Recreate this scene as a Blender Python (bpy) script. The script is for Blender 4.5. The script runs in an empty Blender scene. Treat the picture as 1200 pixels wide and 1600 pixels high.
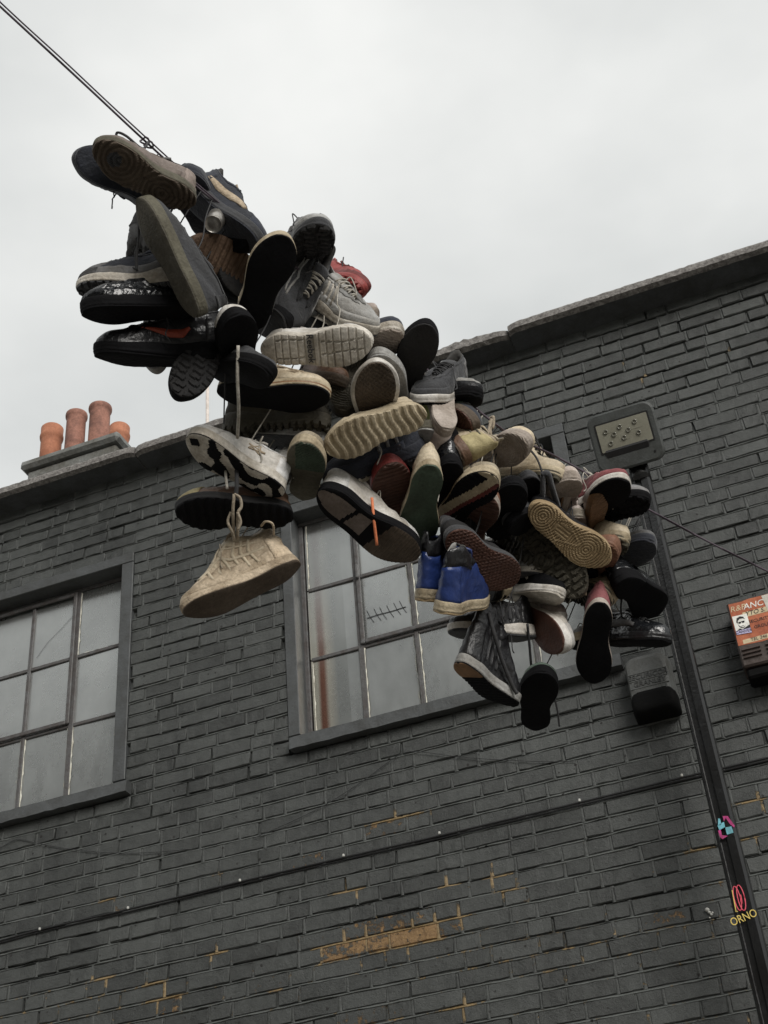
import bpy, math, random
import numpy as np
from mathutils import Matrix, Vector

random.seed(7)
rng = np.random.default_rng(7)
PI = math.pi
scene = bpy.context.scene
COL = scene.collection

# ------------------------------------------------------------------ camera
F_PX = 2169.0                                    # focal length in pixels of the 1200 x 1600 photograph
EYE = Vector((0.0, 0.0, 1.6))
def _axes(p, r, y):
    cp, sp, cy, sy = math.cos(p), math.sin(p), math.cos(y), math.sin(y)
    f = Vector((sy * cp, cy * cp, sp)); rt = Vector((cy, -sy, 0)); up = rt.cross(f)
    c, s = math.cos(r), math.sin(r)
    return c * rt + s * up, -s * rt + c * up, f
RT, UP, FW = _axes(0.6488, -0.09534, -0.31073)
cam_data = bpy.data.cameras.new("camera")
cam_data.sensor_fit = 'VERTICAL'
cam_data.sensor_height = 24.0
cam_data.lens = 24.0 * F_PX / 1600.0
cam_data.clip_start = 0.05
cam_data.clip_end = 500.0
cam = bpy.data.objects.new("camera", cam_data)
COL.objects.link(cam)
cam.matrix_world = Matrix.Translation(EYE) @ Matrix((
    (RT.x, UP.x, -FW.x, 0), (RT.y, UP.y, -FW.y, 0), (RT.z, UP.z, -FW.z, 0), (0, 0, 0, 1)))
scene.camera = cam

# ------------------------------------------------------------------ sky, sun, exposure
SUN_EL, SUN_AZ = math.radians(25), math.radians(140)
world = bpy.data.worlds.new("World"); scene.world = world
world.use_nodes = True
wn, wl = world.node_tree.nodes, world.node_tree.links
wn.clear()
w_out = wn.new("ShaderNodeOutputWorld"); w_bg = wn.new("ShaderNodeBackground")
w_sky = wn.new("ShaderNodeTexSky"); w_sky.sky_type = 'NISHITA'; w_sky.sun_disc = False
w_sky.sun_elevation = SUN_EL; w_sky.sun_rotation = SUN_AZ
w_tc = wn.new("ShaderNodeTexCoord")
w_map = wn.new("ShaderNodeMapping"); w_map.inputs['Scale'].default_value = (1.0, 1.0, 1.9)
w_noise = wn.new("ShaderNodeTexNoise"); w_noise.inputs['Scale'].default_value = 2.7
w_noise.inputs['Detail'].default_value = 5.0; w_noise.inputs['Roughness'].default_value = 0.48
w_ramp = wn.new("ShaderNodeValToRGB")
w_ramp.color_ramp.elements[0].position = 0.30; w_ramp.color_ramp.elements[0].color = (3.25, 3.36, 3.33, 1)
w_ramp.color_ramp.elements[1].position = 0.70; w_ramp.color_ramp.elements[1].color = (5.05, 5.08, 4.96, 1)
w_mix = wn.new("ShaderNodeMix"); w_mix.data_type = 'RGBA'; w_mix.inputs[0].default_value = 0.97
wl.new(w_tc.outputs['Generated'], w_map.inputs['Vector'])
wl.new(w_map.outputs['Vector'], w_noise.inputs['Vector'])
wl.new(w_noise.outputs[0], w_ramp.inputs[0])
wl.new(w_sky.outputs[0], w_mix.inputs[6]); wl.new(w_ramp.outputs[0], w_mix.inputs[7])
wl.new(w_mix.outputs[2], w_bg.inputs['Color'])
w_bg.inputs['Strength'].default_value = 0.1
wl.new(w_bg.outputs[0], w_out.inputs[0])

sun_data = bpy.data.lights.new("sun", 'SUN')
sun_data.energy = 1.5; sun_data.angle = math.radians(32); sun_data.color = (1.0, 0.97, 0.92)
sun = bpy.data.objects.new("sun", sun_data); COL.objects.link(sun)
_sd = Vector((math.sin(SUN_AZ) * math.cos(SUN_EL), math.cos(SUN_AZ) * math.cos(SUN_EL), math.sin(SUN_EL)))
sun.rotation_euler = _sd.to_track_quat('Z', 'Y').to_euler()
sun.location = (0, -2, 20)

scene.view_settings.view_transform = 'Standard'
scene.view_settings.look = 'None'
scene.view_settings.exposure = 0.9
scene.view_settings.gamma = 1.0
scene.view_settings.use_curve_mapping = False

# ------------------------------------------------------------------ helpers
def ray(u, v):
    """direction through a pixel of the photograph, one metre deep along the view axis"""
    return FW + RT * ((u - 600) / F_PX) - UP * ((v - 800) / F_PX)
def at(u, v, d):
    return EYE + ray(u, v) * d
def on_plane(u, v, y):
    r = ray(u, v)
    return EYE + r * (y / r.y)
def project(p):
    q = Vector(p) - EYE
    z = q.dot(FW)
    return 600 + F_PX * q.dot(RT) / z, 800 - F_PX * q.dot(UP) / z, z

def tag(o, label=None, cat=None, group=None, kind=None):
    if label: o["label"] = label
    if cat: o["category"] = cat
    if group: o["group"] = group
    if kind: o["kind"] = kind
    return o
def empty(name, loc=(0, 0, 0), mat=None, parent=None):
    o = bpy.data.objects.new(name, None); COL.objects.link(o)
    o.empty_display_size = 0.05
    if mat is not None: o.matrix_world = mat
    else: o.location = loc
    if parent: o.parent = parent
    return o
def mesh_obj(name, verts, faces, mats, parent=None, smooth=False, fmat=None, matrix=None):
    me = bpy.data.meshes.new(name)
    me.from_pydata([tuple(v) for v in verts], [], [tuple(int(i) for i in f) for f in faces])
    if not isinstance(mats, (list, tuple)): mats = [mats]
    for m in mats: me.materials.append(m)
    if fmat is not None: me.polygons.foreach_set("material_index", np.asarray(fmat, dtype=np.int32))
    if smooth: me.polygons.foreach_set("use_smooth", np.ones(len(me.polygons), dtype=bool))
    me.update()
    o = bpy.data.objects.new(name, me); COL.objects.link(o)
    if parent: o.parent = parent
    if matrix is not None: o.matrix_local = matrix
    return o

class MB:
    """collects boxes, tubes and lathes for one mesh"""
    def __init__(s): s.v, s.f = [], []
    def add(s, v, f):
        n = len(s.v); s.v += [tuple(p) for p in v]; s.f += [tuple(i + n for i in q) for q in f]; return s
    def box(s, a, b, bev=0.0):
        (x0, y0, z0), (x1, y1, z1) = a, b
        x0, x1 = min(x0, x1), max(x0, x1); y0, y1 = min(y0, y1), max(y0, y1); z0, z1 = min(z0, z1), max(z0, z1)
        if bev <= 0:
            v = [(x0,y0,z0),(x1,y0,z0),(x1,y1,z0),(x0,y1,z0),(x0,y0,z1),(x1,y0,z1),(x1,y1,z1),(x0,y1,z1)]
            f = [(0,3,2,1),(4,5,6,7),(0,1,5,4),(1,2,6,5),(2,3,7,6),(3,0,4,7)]
            return s.add(v, f)
        b_ = min(bev, (x1-x0)/2.1, (y1-y0)/2.1, (z1-z0)/2.1)
        v = []; idx = {}
        for ix, x in enumerate((x0, x1)):
            for iy, y in enumerate((y0, y1)):
                for iz, z in enumerate((z0, z1)):
                    sx, sy, sz = (1, -1)[ix], (1, -1)[iy], (1, -1)[iz]
                    idx[ix,iy,iz,0] = len(v); v.append((x, y+sy*b_, z+sz*b_))
                    idx[ix,iy,iz,1] = len(v); v.append((x+sx*b_, y, z+sz*b_))
                    idx[ix,iy,iz,2] = len(v); v.append((x+sx*b_, y+sy*b_, z))
        f = []
        for i in (0, 1):
            q = [idx[i,0,0,0], idx[i,1,0,0], idx[i,1,1,0], idx[i,0,1,0]]; f.append(q if i else q[::-1])
            q = [idx[0,i,0,1], idx[0,i,1,1], idx[1,i,1,1], idx[1,i,0,1]]; f.append(q if i else q[::-1])
            q = [idx[0,0,i,2], idx[1,0,i,2], idx[1,1,i,2], idx[0,1,i,2]]; f.append(q if i else q[::-1])
        for j in (0, 1):
            for k in (0, 1):
                f.append([idx[0,j,k,1], idx[1,j,k,1], idx[1,j,k,2], idx[0,j,k,2]])
                f.append([idx[j,0,k,0], idx[j,1,k,0], idx[j,1,k,2], idx[j,0,k,2]])
                f.append([idx[j,k,0,0], idx[j,k,1,0], idx[j,k,1,1], idx[j,k,0,1]])
        for i in (0,1):
            for j in (0,1):
                for k in (0,1): f.append([idx[i,j,k,0], idx[i,j,k,1], idx[i,j,k,2]])
        return s.add(v, f)
    def tube(s, pts, r, n=6, caps=True):
        pts = [Vector(p) for p in pts]
        rr = r if isinstance(r, (list, tuple)) else [r] * len(pts)
        v = []; prev = None
        for i, p in enumerate(pts):
            t = (pts[min(i+1, len(pts)-1)] - pts[max(i-1, 0)])
            if t.length < 1e-9: t = Vector((0,0,1))
            t.normalize()
            if prev is None:
                a = Vector((0,0,1)) if abs(t.z) < 0.9 else Vector((1,0,0))
                nrm = t.cross(a).normalized()
            else:
                nrm = (prev - t * prev.dot(t))
                nrm = nrm.normalized() if nrm.length > 1e-6 else t.orthogonal().normalized()
            prev = nrm; b = t.cross(nrm)
            for k in range(n):
                an = 2 * PI * k / n
                v.append(p + (nrm * math.cos(an) + b * math.sin(an)) * rr[i])
        f = []
        for i in range(len(pts) - 1):
            for k in range(n):
                f.append((i*n+k, i*n+(k+1)%n, (i+1)*n+(k+1)%n, (i+1)*n+k))
        if caps:
            f.append(tuple(range(n))[::-1]); f.append(tuple((len(pts)-1)*n + k for k in range(n)))
        return s.add(v, f)
    def lathe(s, prof, n=24, c=(0,0,0)):
        v = [(c[0]+r*math.cos(2*PI*k/n), c[1]+r*math.sin(2*PI*k/n), c[2]+z) for r, z in prof for k in range(n)]
        f = [(i*n+k, i*n+(k+1)%n, (i+1)*n+(k+1)%n, (i+1)*n+k) for i in range(len(prof)-1) for k in range(n)]
        if prof[0][0] > 1e-6: f.append(tuple(range(n))[::-1])
        if prof[-1][0] > 1e-6: f.append(tuple((len(prof)-1)*n+k for k in range(n)))
        return s.add(v, f)
    def build(s, name, mat, parent=None, smooth=False, matrix=None):
        return mesh_obj(name, s.v, s.f, mat, parent, smooth, matrix=matrix)

def smooth_path(pts, k=6):
    """Catmull-Rom through points"""
    P = [Vector(p) for p in pts]
    P = [2*P[0]-P[1]] + P + [2*P[-1]-P[-2]]
    out = []
    for i in range(1, len(P)-2):
        a, b, c, d = P[i-1], P[i], P[i+1], P[i+2]
        for j in range(k):
            t = j / k
            out.append(0.5*((2*b) + (c-a)*t + (2*a-5*b+4*c-d)*t*t + (3*b-a-3*c+d)*t**3))
    out.append(P[-2])
    return out

def text(body, size, matrix, mat, parent, extrude=0.0006, name="lettering", shear=0.0):
    cu = bpy.data.curves.new(name, 'FONT'); cu.body = body; cu.size = size; cu.extrude = extrude
    cu.align_x = 'CENTER'; cu.align_y = 'CENTER'; cu.shear = shear; cu.resolution_u = 3
    cu.materials.append(mat)
    tmp = bpy.data.objects.new("tmp_text", cu)
    me = bpy.data.meshes.new_from_object(tmp); me.name = name
    bpy.data.objects.remove(tmp)
    if not me.materials: me.materials.append(mat)
    o = bpy.data.objects.new(name, me); COL.objects.link(o)
    o.parent = parent; o.matrix_local = matrix
    return o

# ------------------------------------------------------------------ materials
_M = {}
_P = {}
def panel_of(m, f):
    p = dict(_P[m.name]); p['rgb'] = tuple(min(.75, c * f + .004 * (f > 1)) for c in p['rgb']); p['rough'] = min(.9, p['rough'] + .08)
    return mat(m.name + '_panel_%02d' % int(f * 10), **p)
def mat(name, rgb, rough=0.6, dirt=0.35, scale=24.0, bump=0.2, bscale=160.0, spec=0.4, tint=(0.55, 0.48, 0.38), metal=0.0, coord='Object', sheen=0.0, bdist=0.003):
    key = name
    if key in _M: return _M[key]
    _P[name] = dict(rgb=rgb, rough=rough, dirt=dirt, scale=scale, bump=bump, bscale=bscale, spec=spec, tint=tint, metal=metal, sheen=sheen, bdist=bdist)
    m = bpy.data.materials.new(name); m.use_nodes = True
    n, l = m.node_tree.nodes, m.node_tree.links
    b = n["Principled BSDF"]
    b.inputs['Roughness'].default_value = rough; b.inputs['Specular IOR Level'].default_value = spec
    b.inputs['Metallic'].default_value = metal
    if sheen: b.inputs['Sheen Weight'].default_value = sheen
    tc = n.new("ShaderNodeTexCoord")
    oi = n.new("ShaderNodeObjectInfo")
    va = n.new("ShaderNodeVectorMath"); va.operation = 'ADD'
    sc = n.new("ShaderNodeVectorMath"); sc.operation = 'SCALE'; sc.inputs['Scale'].default_value = 7.0
    cx = n.new("ShaderNodeCombineXYZ")
    for k in range(3): l.new(oi.outputs['Random'], cx.inputs[k])
    l.new(cx.outputs[0], sc.inputs[0])
    l.new(tc.outputs[coord], va.inputs[0]); l.new(sc.outputs[0], va.inputs[1])
    nz = n.new("ShaderNodeTexNoise"); nz.inputs['Scale'].default_value = scale
    nz.inputs['Detail'].default_value = 6; nz.inputs['Roughness'].default_value = 0.62
    l.new(va.outputs[0], nz.inputs['Vector'])
    rp = n.new("ShaderNodeValToRGB")
    rgb = tuple(min(.8, c * (1 + .5 * dirt)) for c in rgb)
    c0 = tuple(c * ((1 - dirt) + dirt * t) * (1 - 0.45 * dirt) for c, t in zip(rgb, tint))
    rp.color_ramp.elements[0].position = 0.36; rp.color_ramp.elements[0].color = (*c0, 1)
    rp.color_ramp.elements[1].position = 0.60; rp.color_ramp.elements[1].color = (*rgb, 1)
    l.new(nz.outputs[0], rp.inputs[0])
    # broad stains and fine ground-in specks
    st = n.new("ShaderNodeTexNoise"); st.inputs['Scale'].default_value = scale * 0.42; st.inputs['Detail'].default_value = 8; st.inputs['Roughness'].default_value = 0.7; st.inputs['Distortion'].default_value = 0.6
    l.new(va.outputs[0], st.inputs['Vector'])
    sr = n.new("ShaderNodeMapRange"); sr.inputs['From Min'].default_value = 0.46; sr.inputs['From Max'].default_value = 0.66; sr.inputs['To Max'].default_value = min(0.9, dirt * 1.15)
    l.new(st.outputs[0], sr.inputs['Value'])
    s1 = n.new("ShaderNodeMix"); s1.data_type = 'RGBA'
    s1.inputs[7].default_value = (*[c * t * 0.55 for c, t in zip(rgb, tint)], 1)
    l.new(sr.outputs[0], s1.inputs[0]); l.new(rp.outputs[0], s1.inputs[6])
    fz = n.new("ShaderNodeTexNoise"); fz.inputs['Scale'].default_value = scale * 9; fz.inputs['Detail'].default_value = 4; fz.inputs['Roughness'].default_value = 0.7
    l.new(va.outputs[0], fz.inputs['Vector'])
    fr = n.new("ShaderNodeMapRange"); fr.inputs['From Min'].default_value = 0.3; fr.inputs['From Max'].default_value = 0.7
    fr.inputs['To Min'].default_value = 1 - 0.55 * dirt; fr.inputs['To Max'].default_value = 1 + 0.25 * dirt
    l.new(fz.outputs[0], fr.inputs['Value'])
    fm_ = n.new("ShaderNodeVectorMath"); fm_.operation = 'SCALE'; l.new(s1.outputs[2], fm_.inputs[0]); l.new(fr.outputs[0], fm_.inputs['Scale'])
    l.new(fm_.outputs[0], b.inputs['Base Color'])
    if bump:
        nb = n.new("ShaderNodeTexNoise"); nb.inputs['Scale'].default_value = bscale; nb.inputs['Detail'].default_value = 3
        l.new(va.outputs[0], nb.inputs['Vector'])
        n2 = n.new("ShaderNodeTexNoise"); n2.inputs['Scale'].default_value = bscale * 0.27; n2.inputs['Detail'].default_value = 4; n2.inputs['Distortion'].default_value = 1.2
        l.new(va.outputs[0], n2.inputs['Vector'])
        ma = n.new("ShaderNodeMath"); ma.operation = 'MULTIPLY_ADD'; ma.inputs[1].default_value = 1.8; l.new(n2.outputs[0], ma.inputs[0]); l.new(nb.outputs[0], ma.inputs[2])
        bp = n.new("ShaderNodeBump"); bp.inputs['Strength'].default_value = min(1.0, bump * 1.7); bp.inputs['Distance'].default_value = bdist
        l.new(ma.outputs[0], bp.inputs['Height']); l.new(bp.outputs[0], b.inputs['Normal'])
    _M[key] = m
    return m

def masonry(name, paint, bare=(0.235, 0.145, 0.062), rough=0.55, chip_attr=True):
    """painted brickwork: paint with soft tone changes, pits, and flaked places set by the 'chip' attribute of each piece"""
    m = bpy.data.materials.new(name); m.use_nodes = True
    n, l = m.node_tree.nodes, m.node_tree.links
    b = n["Principled BSDF"]; b.inputs['Roughness'].default_value = rough; b.inputs['Specular IOR Level'].default_value = 0.35
    g = n.new("ShaderNodeNewGeometry")
    def noise(s, d=5, r=0.6):
        q = n.new("ShaderNodeTexNoise"); q.inputs['Scale'].default_value = s; q.inputs['Detail'].default_value = d
        q.inputs['Roughness'].default_value = r; l.new(g.outputs['Position'], q.inputs['Vector']); return q
    n1 = noise(1.6, 6, 0.65); n2 = noise(17.0, 6, 0.7)
    mpg = n.new("ShaderNodeMapping"); mpg.inputs['Scale'].default_value = (6.0, 1.0, 0.45); l.new(g.outputs['Position'], mpg.inputs[0])
    nsk = n.new("ShaderNodeTexNoise"); nsk.inputs['Scale'].default_value = 1.5; nsk.inputs['Detail'].default_value = 6; nsk.inputs['Roughness'].default_value = 0.65; l.new(mpg.outputs[0], nsk.inputs['Vector'])
    nsm = n.new("ShaderNodeMath"); nsm.operation = 'MULTIPLY_ADD'; nsm.inputs[1].default_value = 0.7; nsm.inputs[2].default_value = -0.35; l.new(nsk.outputs[0], nsm.inputs[0])
    ad0 = n.new("ShaderNodeMath"); ad0.operation = 'ADD'; l.new(n1.outputs[0], ad0.inputs[0]); l.new(nsm.outputs[0], ad0.inputs[1])
    ad = n.new("ShaderNodeMath"); ad.operation = 'ADD'; l.new(ad0.outputs[0], ad.inputs[0]); l.new(n2.outputs[0], ad.inputs[1])
    rg = n.new("ShaderNodeMapRange"); rg.inputs['From Min'].default_value = 0.3; rg.inputs['From Max'].default_value = 0.7; rg.inputs['To Min'].default_value = 0.34; rg.inputs['To Max'].default_value = 0.62
    l.new(nsk.outputs[0], rg.inputs['Value']); l.new(rg.outputs[0], b.inputs['Roughness'])
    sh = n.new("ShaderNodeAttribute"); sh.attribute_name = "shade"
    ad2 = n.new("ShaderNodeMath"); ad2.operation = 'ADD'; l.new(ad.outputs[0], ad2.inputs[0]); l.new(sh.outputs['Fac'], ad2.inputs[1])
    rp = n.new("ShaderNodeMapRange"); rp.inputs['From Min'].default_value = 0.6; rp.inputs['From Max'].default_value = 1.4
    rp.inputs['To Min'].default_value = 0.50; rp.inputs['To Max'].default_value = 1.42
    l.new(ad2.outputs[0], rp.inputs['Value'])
    pc = n.new("ShaderNodeVectorMath"); pc.operation = 'SCALE'; pc.inputs[0].default_value = paint
    l.new(rp.outputs[0], pc.inputs['Scale'])
    # bare brick
    nb = noise(60, 4, 0.7)
    br = n.new("ShaderNodeValToRGB")
    br.color_ramp.elements[0].position = 0.3; br.color_ramp.elements[0].color = (bare[0]*0.55, bare[1]*0.5, bare[2]*0.5, 1)
    br.color_ramp.elements[1].position = 0.65; br.color_ramp.elements[1].color = (*bare, 1)
    l.new(nb.outputs[0], br.inputs[0])
    ch = n.new("ShaderNodeAttribute"); ch.attribute_name = "chip"
    nc = noise(24, 8, 0.72)
    su = n.new("ShaderNodeMath"); su.operation = 'ADD'; l.new(nc.outputs[0], su.inputs[0]); l.new(ch.outputs['Fac'], su.inputs[1])
    th = n.new("ShaderNodeMapRange"); th.inputs['From Min'].default_value = 0.85; th.inputs['From Max'].default_value = 0.92
    l.new(su.outputs[0], th.inputs['Value'])
    mx = n.new("ShaderNodeMix"); mx.data_type = 'RGBA'
    l.new(th.outputs[0], mx.inputs[0]); l.new(pc.outputs[0], mx.inputs[6]); l.new(br.outputs[0], mx.inputs[7])
    # pits
    vo = n.new("ShaderNodeTexVoronoi"); vo.inputs['Scale'].default_value = 26; l.new(g.outputs['Position'], vo.inputs['Vector'])
    vs = n.new("ShaderNodeSeparateColor"); l.new(vo.outputs['Color'], vs.inputs[0])
    pr = n.new("ShaderNodeMapRange"); pr.inputs['From Min'].default_value = 0.72; pr.inputs['From Max'].default_value = 1.0
    pr.inputs['To Min'].default_value = 0.0; pr.inputs['To Max'].default_value = 0.20
    l.new(vs.outputs[0], pr.inputs['Value'])
    lt = n.new("ShaderNodeMath"); lt.operation = 'LESS_THAN'; l.new(vo.outputs['Distance'], lt.inputs[0]); l.new(pr.outputs[0], lt.inputs[1])
    mp = n.new("ShaderNodeMix"); mp.data_type = 'RGBA'; mp.inputs[7].default_value = (0.012, 0.011, 0.010, 1)
    l.new(lt.outputs[0], mp.inputs[0]); l.new(mx.outputs[2], mp.inputs[6])
    l.new(mp.outputs[2], b.inputs['Base Color'])
    # relief
    n3 = noise(75, 6, 0.75)
    m1 = n.new("ShaderNodeMath"); m1.operation = 'MULTIPLY_ADD'; m1.inputs[1].default_value = 0.5
    l.new(n2.outputs[0], m1.inputs[0]); l.new(n3.outputs[0], m1.inputs[2])
    m2 = n.new("ShaderNodeMath"); m2.operation = 'MULTIPLY_ADD'; m2.inputs[1].default_value = -1.2
    l.new(lt.outputs[0], m2.inputs[0]); l.new(m1.outputs[0], m2.inputs[2])
    m3 = n.new("ShaderNodeMath"); m3.operation = 'MULTIPLY_ADD'; m3.inputs[1].default_value = -0.7
    l.new(th.outputs[0], m3.inputs[0]); l.new(m2.outputs[0], m3.inputs[2])
    bp = n.new("ShaderNodeBump"); bp.inputs['Strength'].default_value = 0.8; bp.inputs['Distance'].default_value = 0.006
    l.new(m3.outputs[0], bp.inputs['Height']); l.new(bp.outputs[0], b.inputs['Normal'])
    return m

PAINT = (0.0470, 0.0500, 0.0480)
M_BRICK = masonry("painted_brick", PAINT)
M_MORTAR = masonry("painted_mortar", tuple(c * 1.62 for c in PAINT), bare=(0.27, 0.20, 0.105))
M_TRIM = mat("painted_trim", (0.060, 0.064, 0.066), 0.5, 0.3, 9, 0.25, 90)
M_STEEL = mat("steel_window_paint", (0.080, 0.080, 0.081), 0.5, 0.45, 30, 0.3, 200, tint=(0.85, 0.65, 0.55))
M_PUTTY = mat("old_white_putty", (0.50, 0.49, 0.43), 0.8, 0.3, 40, 0.5, 150)
M_COPING = mat("rough_concrete", (0.20, 0.19, 0.18), 0.9, 0.6, 60, .9, 110, tint=(0.45, 0.42, 0.42))
M_SOFFIT = mat("coping_paint", (0.06, 0.064, 0.068), 0.6, 0.35, 7, 0.3, 60)
M_BLACK = mat("black_plastic", (0.012, 0.012, 0.013), 0.45, 0.3, 20, 0.1)
M_CLIP = mat("white_clip", (0.45, 0.45, 0.43), 0.5, 0.2)

D = 5.7                                           # distance of the wall plane
# ------------------------------------------------------------------ ground and the street
def sheet(name, x0, x1, y0, y1, z, m):
    o = mesh_obj(name, [(x0,y0,z),(x1,y0,z),(x1,y1,z),(x0,y1,z)], [(0,1,2,3)], m); o["kind"] = "structure"; return o
M_ASPH = mat("asphalt", (0.24, 0.23, 0.215), 0.85, 0.4, 3, 0.6, 120)
M_PAVE = mat("paving", (0.40, 0.38, 0.34), 0.85, 0.4, 2, 0.4, 60)
sheet("ground", -150, 150, -150, 150, 0.0, M_ASPH)
pv = MB().box((-30, D - 1.5, -0.1), (30, D + 0.05, 0.12), 0.02).build("pavement", M_PAVE); pv["kind"] = "structure"

# ------------------------------------------------------------------ brick building
bld = empty("brick_building", (-1.9, D, 0))
tag(bld, "dark grey painted brick building with rough concrete coping and two steel windows", "building")
def loc(p): return (p[0] + 1.9, p[1] - D, p[2])
OPEN = [(-5.035, -3.362, 4.845, 6.345), (-2.437, -0.790, 4.845, 6.345)]   # outer edges of the window surrounds
CH = 0.0767                                       # course height
Z0 = 6.985 - 57 * CH
XL, XR = -7.0, 2.6
SW, HW, J = 0.2225, 0.1115, 0.0090

CHIPS = [(540, 1474, .11, .5), (600, 1462, .12, .5), (655, 1452, .11, .5), (700, 1441, .07, .45), (165, 1412, .05, .36), (612, 1282, .09, .34), (652, 1274, .06, .3),
         (773, 1370, .05, .32), (790, 1398, .06, .36), (164, 1530, .05, .36), (255, 1565, .07, .42), (242, 1540, .06, .33), (716, 1578, .07, .42),
         (620, 1585, .05, .32), (340, 1300 + 190, .05, .3), (480, 1345, .05, .28), (545, 1390, .05, .3), (705, 1385, .05, .3), (965, 572, .06, .33),
         (1000, 592, .05, .33), (1150, 545, .05, .3), (1175, 1250, .06, .32), (1095, 1330, .05, .34), (1120, 1390, .05, .3), (500, 1520, .06, .3),
         (560, 1590, .05, .3), (1040, 1440, .06, .27), (430, 1540, .05, .3), (200, 1410, .05, .3), (1160, 1310, .05, .3), (340, 1373, .04, .3)]
CH_W = [(on_plane(u, v, D), r, s) for u, v, r, s in CHIPS]
def chip_at(x, z):
    c = 0.0
    for p, r, s in CH_W:
        d2 = ((x - p.x) / (r * 1.15)) ** 2 + ((z - p.z) / max(r * 0.45, 0.026)) ** 2
        if d2 < 4: c = max(c, (s + .03) * math.exp(-0.5 * d2))
    if z < 4.3: c = max(c, 0.10 * min(1, (4.3 - z) / 0.5))
    return c
def wav(x, k):                                    # gentle unevenness of a course
    return 0.0045 * math.sin(x * 1.7 + k * 0.35) + 0.0022 * math.sin(x * 4.3 + k * 0.9) + 0.0008 * math.sin(x * 13 + k)

def brick_shape(w, h, seed, shade=0.0):
    r = random.Random(seed)
    hw, hh, dp = w / 2, h / 2, 0.05
    q = lambda a: r.uniform(-a, a)
    xs = [-1, -.6, -.2, .2, .6, 1] if w > 0.15 else [-1, -.35, .35, 1]
    v, f = [], []
    bot = [(x * hw + q(.0022), 0.0055, -hh + q(.0020)) for x in xs]
    b2 = [(x * (hw - .0045) + q(.002), -0.0008 + q(.0016), -hh + .0042 + q(.0022)) for x in xs]
    t2 = [(x * (hw - .0045) + q(.002), -0.0008 + q(.0016), hh - .0042 + q(.0022)) for x in xs]
    top = [(x * hw + q(.0022), 0.0055, hh + q(.0020)) for x in xs]
    n = len(xs)
    v = bot + b2 + t2 + top
    for a in range(3):
        for i in range(n - 1):
            f.append((a*n+i, a*n+i+1, (a+1)*n+i+1, (a+1)*n+i))
    bk = len(v)
    v += [(-hw, dp, -hh), (hw, dp, -hh), (hw, dp, hh), (-hw, dp, hh)]
    f += [(0, n, 2*n, 3*n, bk+3, bk), (n-1, bk+1, bk+2, 4*n-1, 3*n-1, 2*n-1)]
    f += [tuple([bk, bk+1] + list(range(n-1, -1, -1))), tuple(list(range(3*n, 4*n)) + [bk+2, bk+3])]
    return v, f

def set_attr(me, name, vals):
    a = me.attributes.new(name, 'FLOAT', 'POINT'); a.data.foreach_set("value", np.asarray(vals, dtype=np.float32))

bricks = []                                       # (x0, x1, zc, course)
for k in range(57):
    zb = Z0 + k * CH; zc = zb + CH / 2
    if zc < 2.55: continue
    r = random.Random(1000 + k)
    x = XL - r.uniform(0, 0.09) + (0.5 * (SW - HW) + HW * 0.5 if k % 2 else 0.0) - 0.35
    st = (k % 2 == 0)
    while x < XR:
        w = (SW if st else HW) * r.uniform(0.94, 1.06)
        if r.random() < 0.88: st = not st
        segs = [(x + J / 2 * r.uniform(.7, 1.3), x + w - J / 2 * r.uniform(.7, 1.3))]
        x += w
        for (a, b, za, zt) in OPEN:
            if za - 0.5 * CH < zc < zt + 0.4 * CH:
                ns = []
                for s0, s1 in segs:
                    if s1 <= a or s0 >= b: ns.append((s0, s1)); continue
                    if s0 < a - 0.03: ns.append((s0, a))
                    if s1 > b + 0.03: ns.append((b, s1))
                segs = ns
        for s0, s1 in segs: bricks.append((s0, s1, zc, k))

def shown(b):
    u, v, z = project(((b[0] + b[1]) / 2, D, b[2]))
    return -25 < u < 1225 and 300 < v < 1625, z
vis = []
for i, b in enumerate(bricks):
    s, z = shown(b)
    if s: vis.append(((b[1] - b[0]) / z ** 2, i))
vis.sort(reverse=True)
single = set(i for _, i in vis[:300])

wall = None
vs, fs, shade, chip = [], [], [], []
BR_VAR = {}
def jit(i):
    r = random.Random(5000 + i)
    return r.uniform(-.0026, .0026), r.uniform(-.0012, .0012), r.uniform(-.0035, .0035), r.uniform(-.35, .35)
for i, (x0, x1, zc, k) in enumerate(bricks):
    if i in single: continue
    dy, dz, rot, shd = jit(i)
    xc = (x0 + x1) / 2; h = CH - .0010 - J * random.Random(i).uniform(.8, 1.2)
    v, f = brick_shape(x1 - x0, h, i)
    n = len(vs); cr, sr = math.cos(rot), math.sin(rot)
    zz = zc + dz + wav(xc, k)
    for (a, b_, c) in v: vs.append(loc((xc + a * cr - c * sr, D + b_ + dy, zz + a * sr + c * cr)))
    fs += [tuple(j + n for j in q) for q in f]
    cc = chip_at(xc, zc)
    shade += [shd * 0.6] * len(v); chip += [cc] * len(v)
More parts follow.
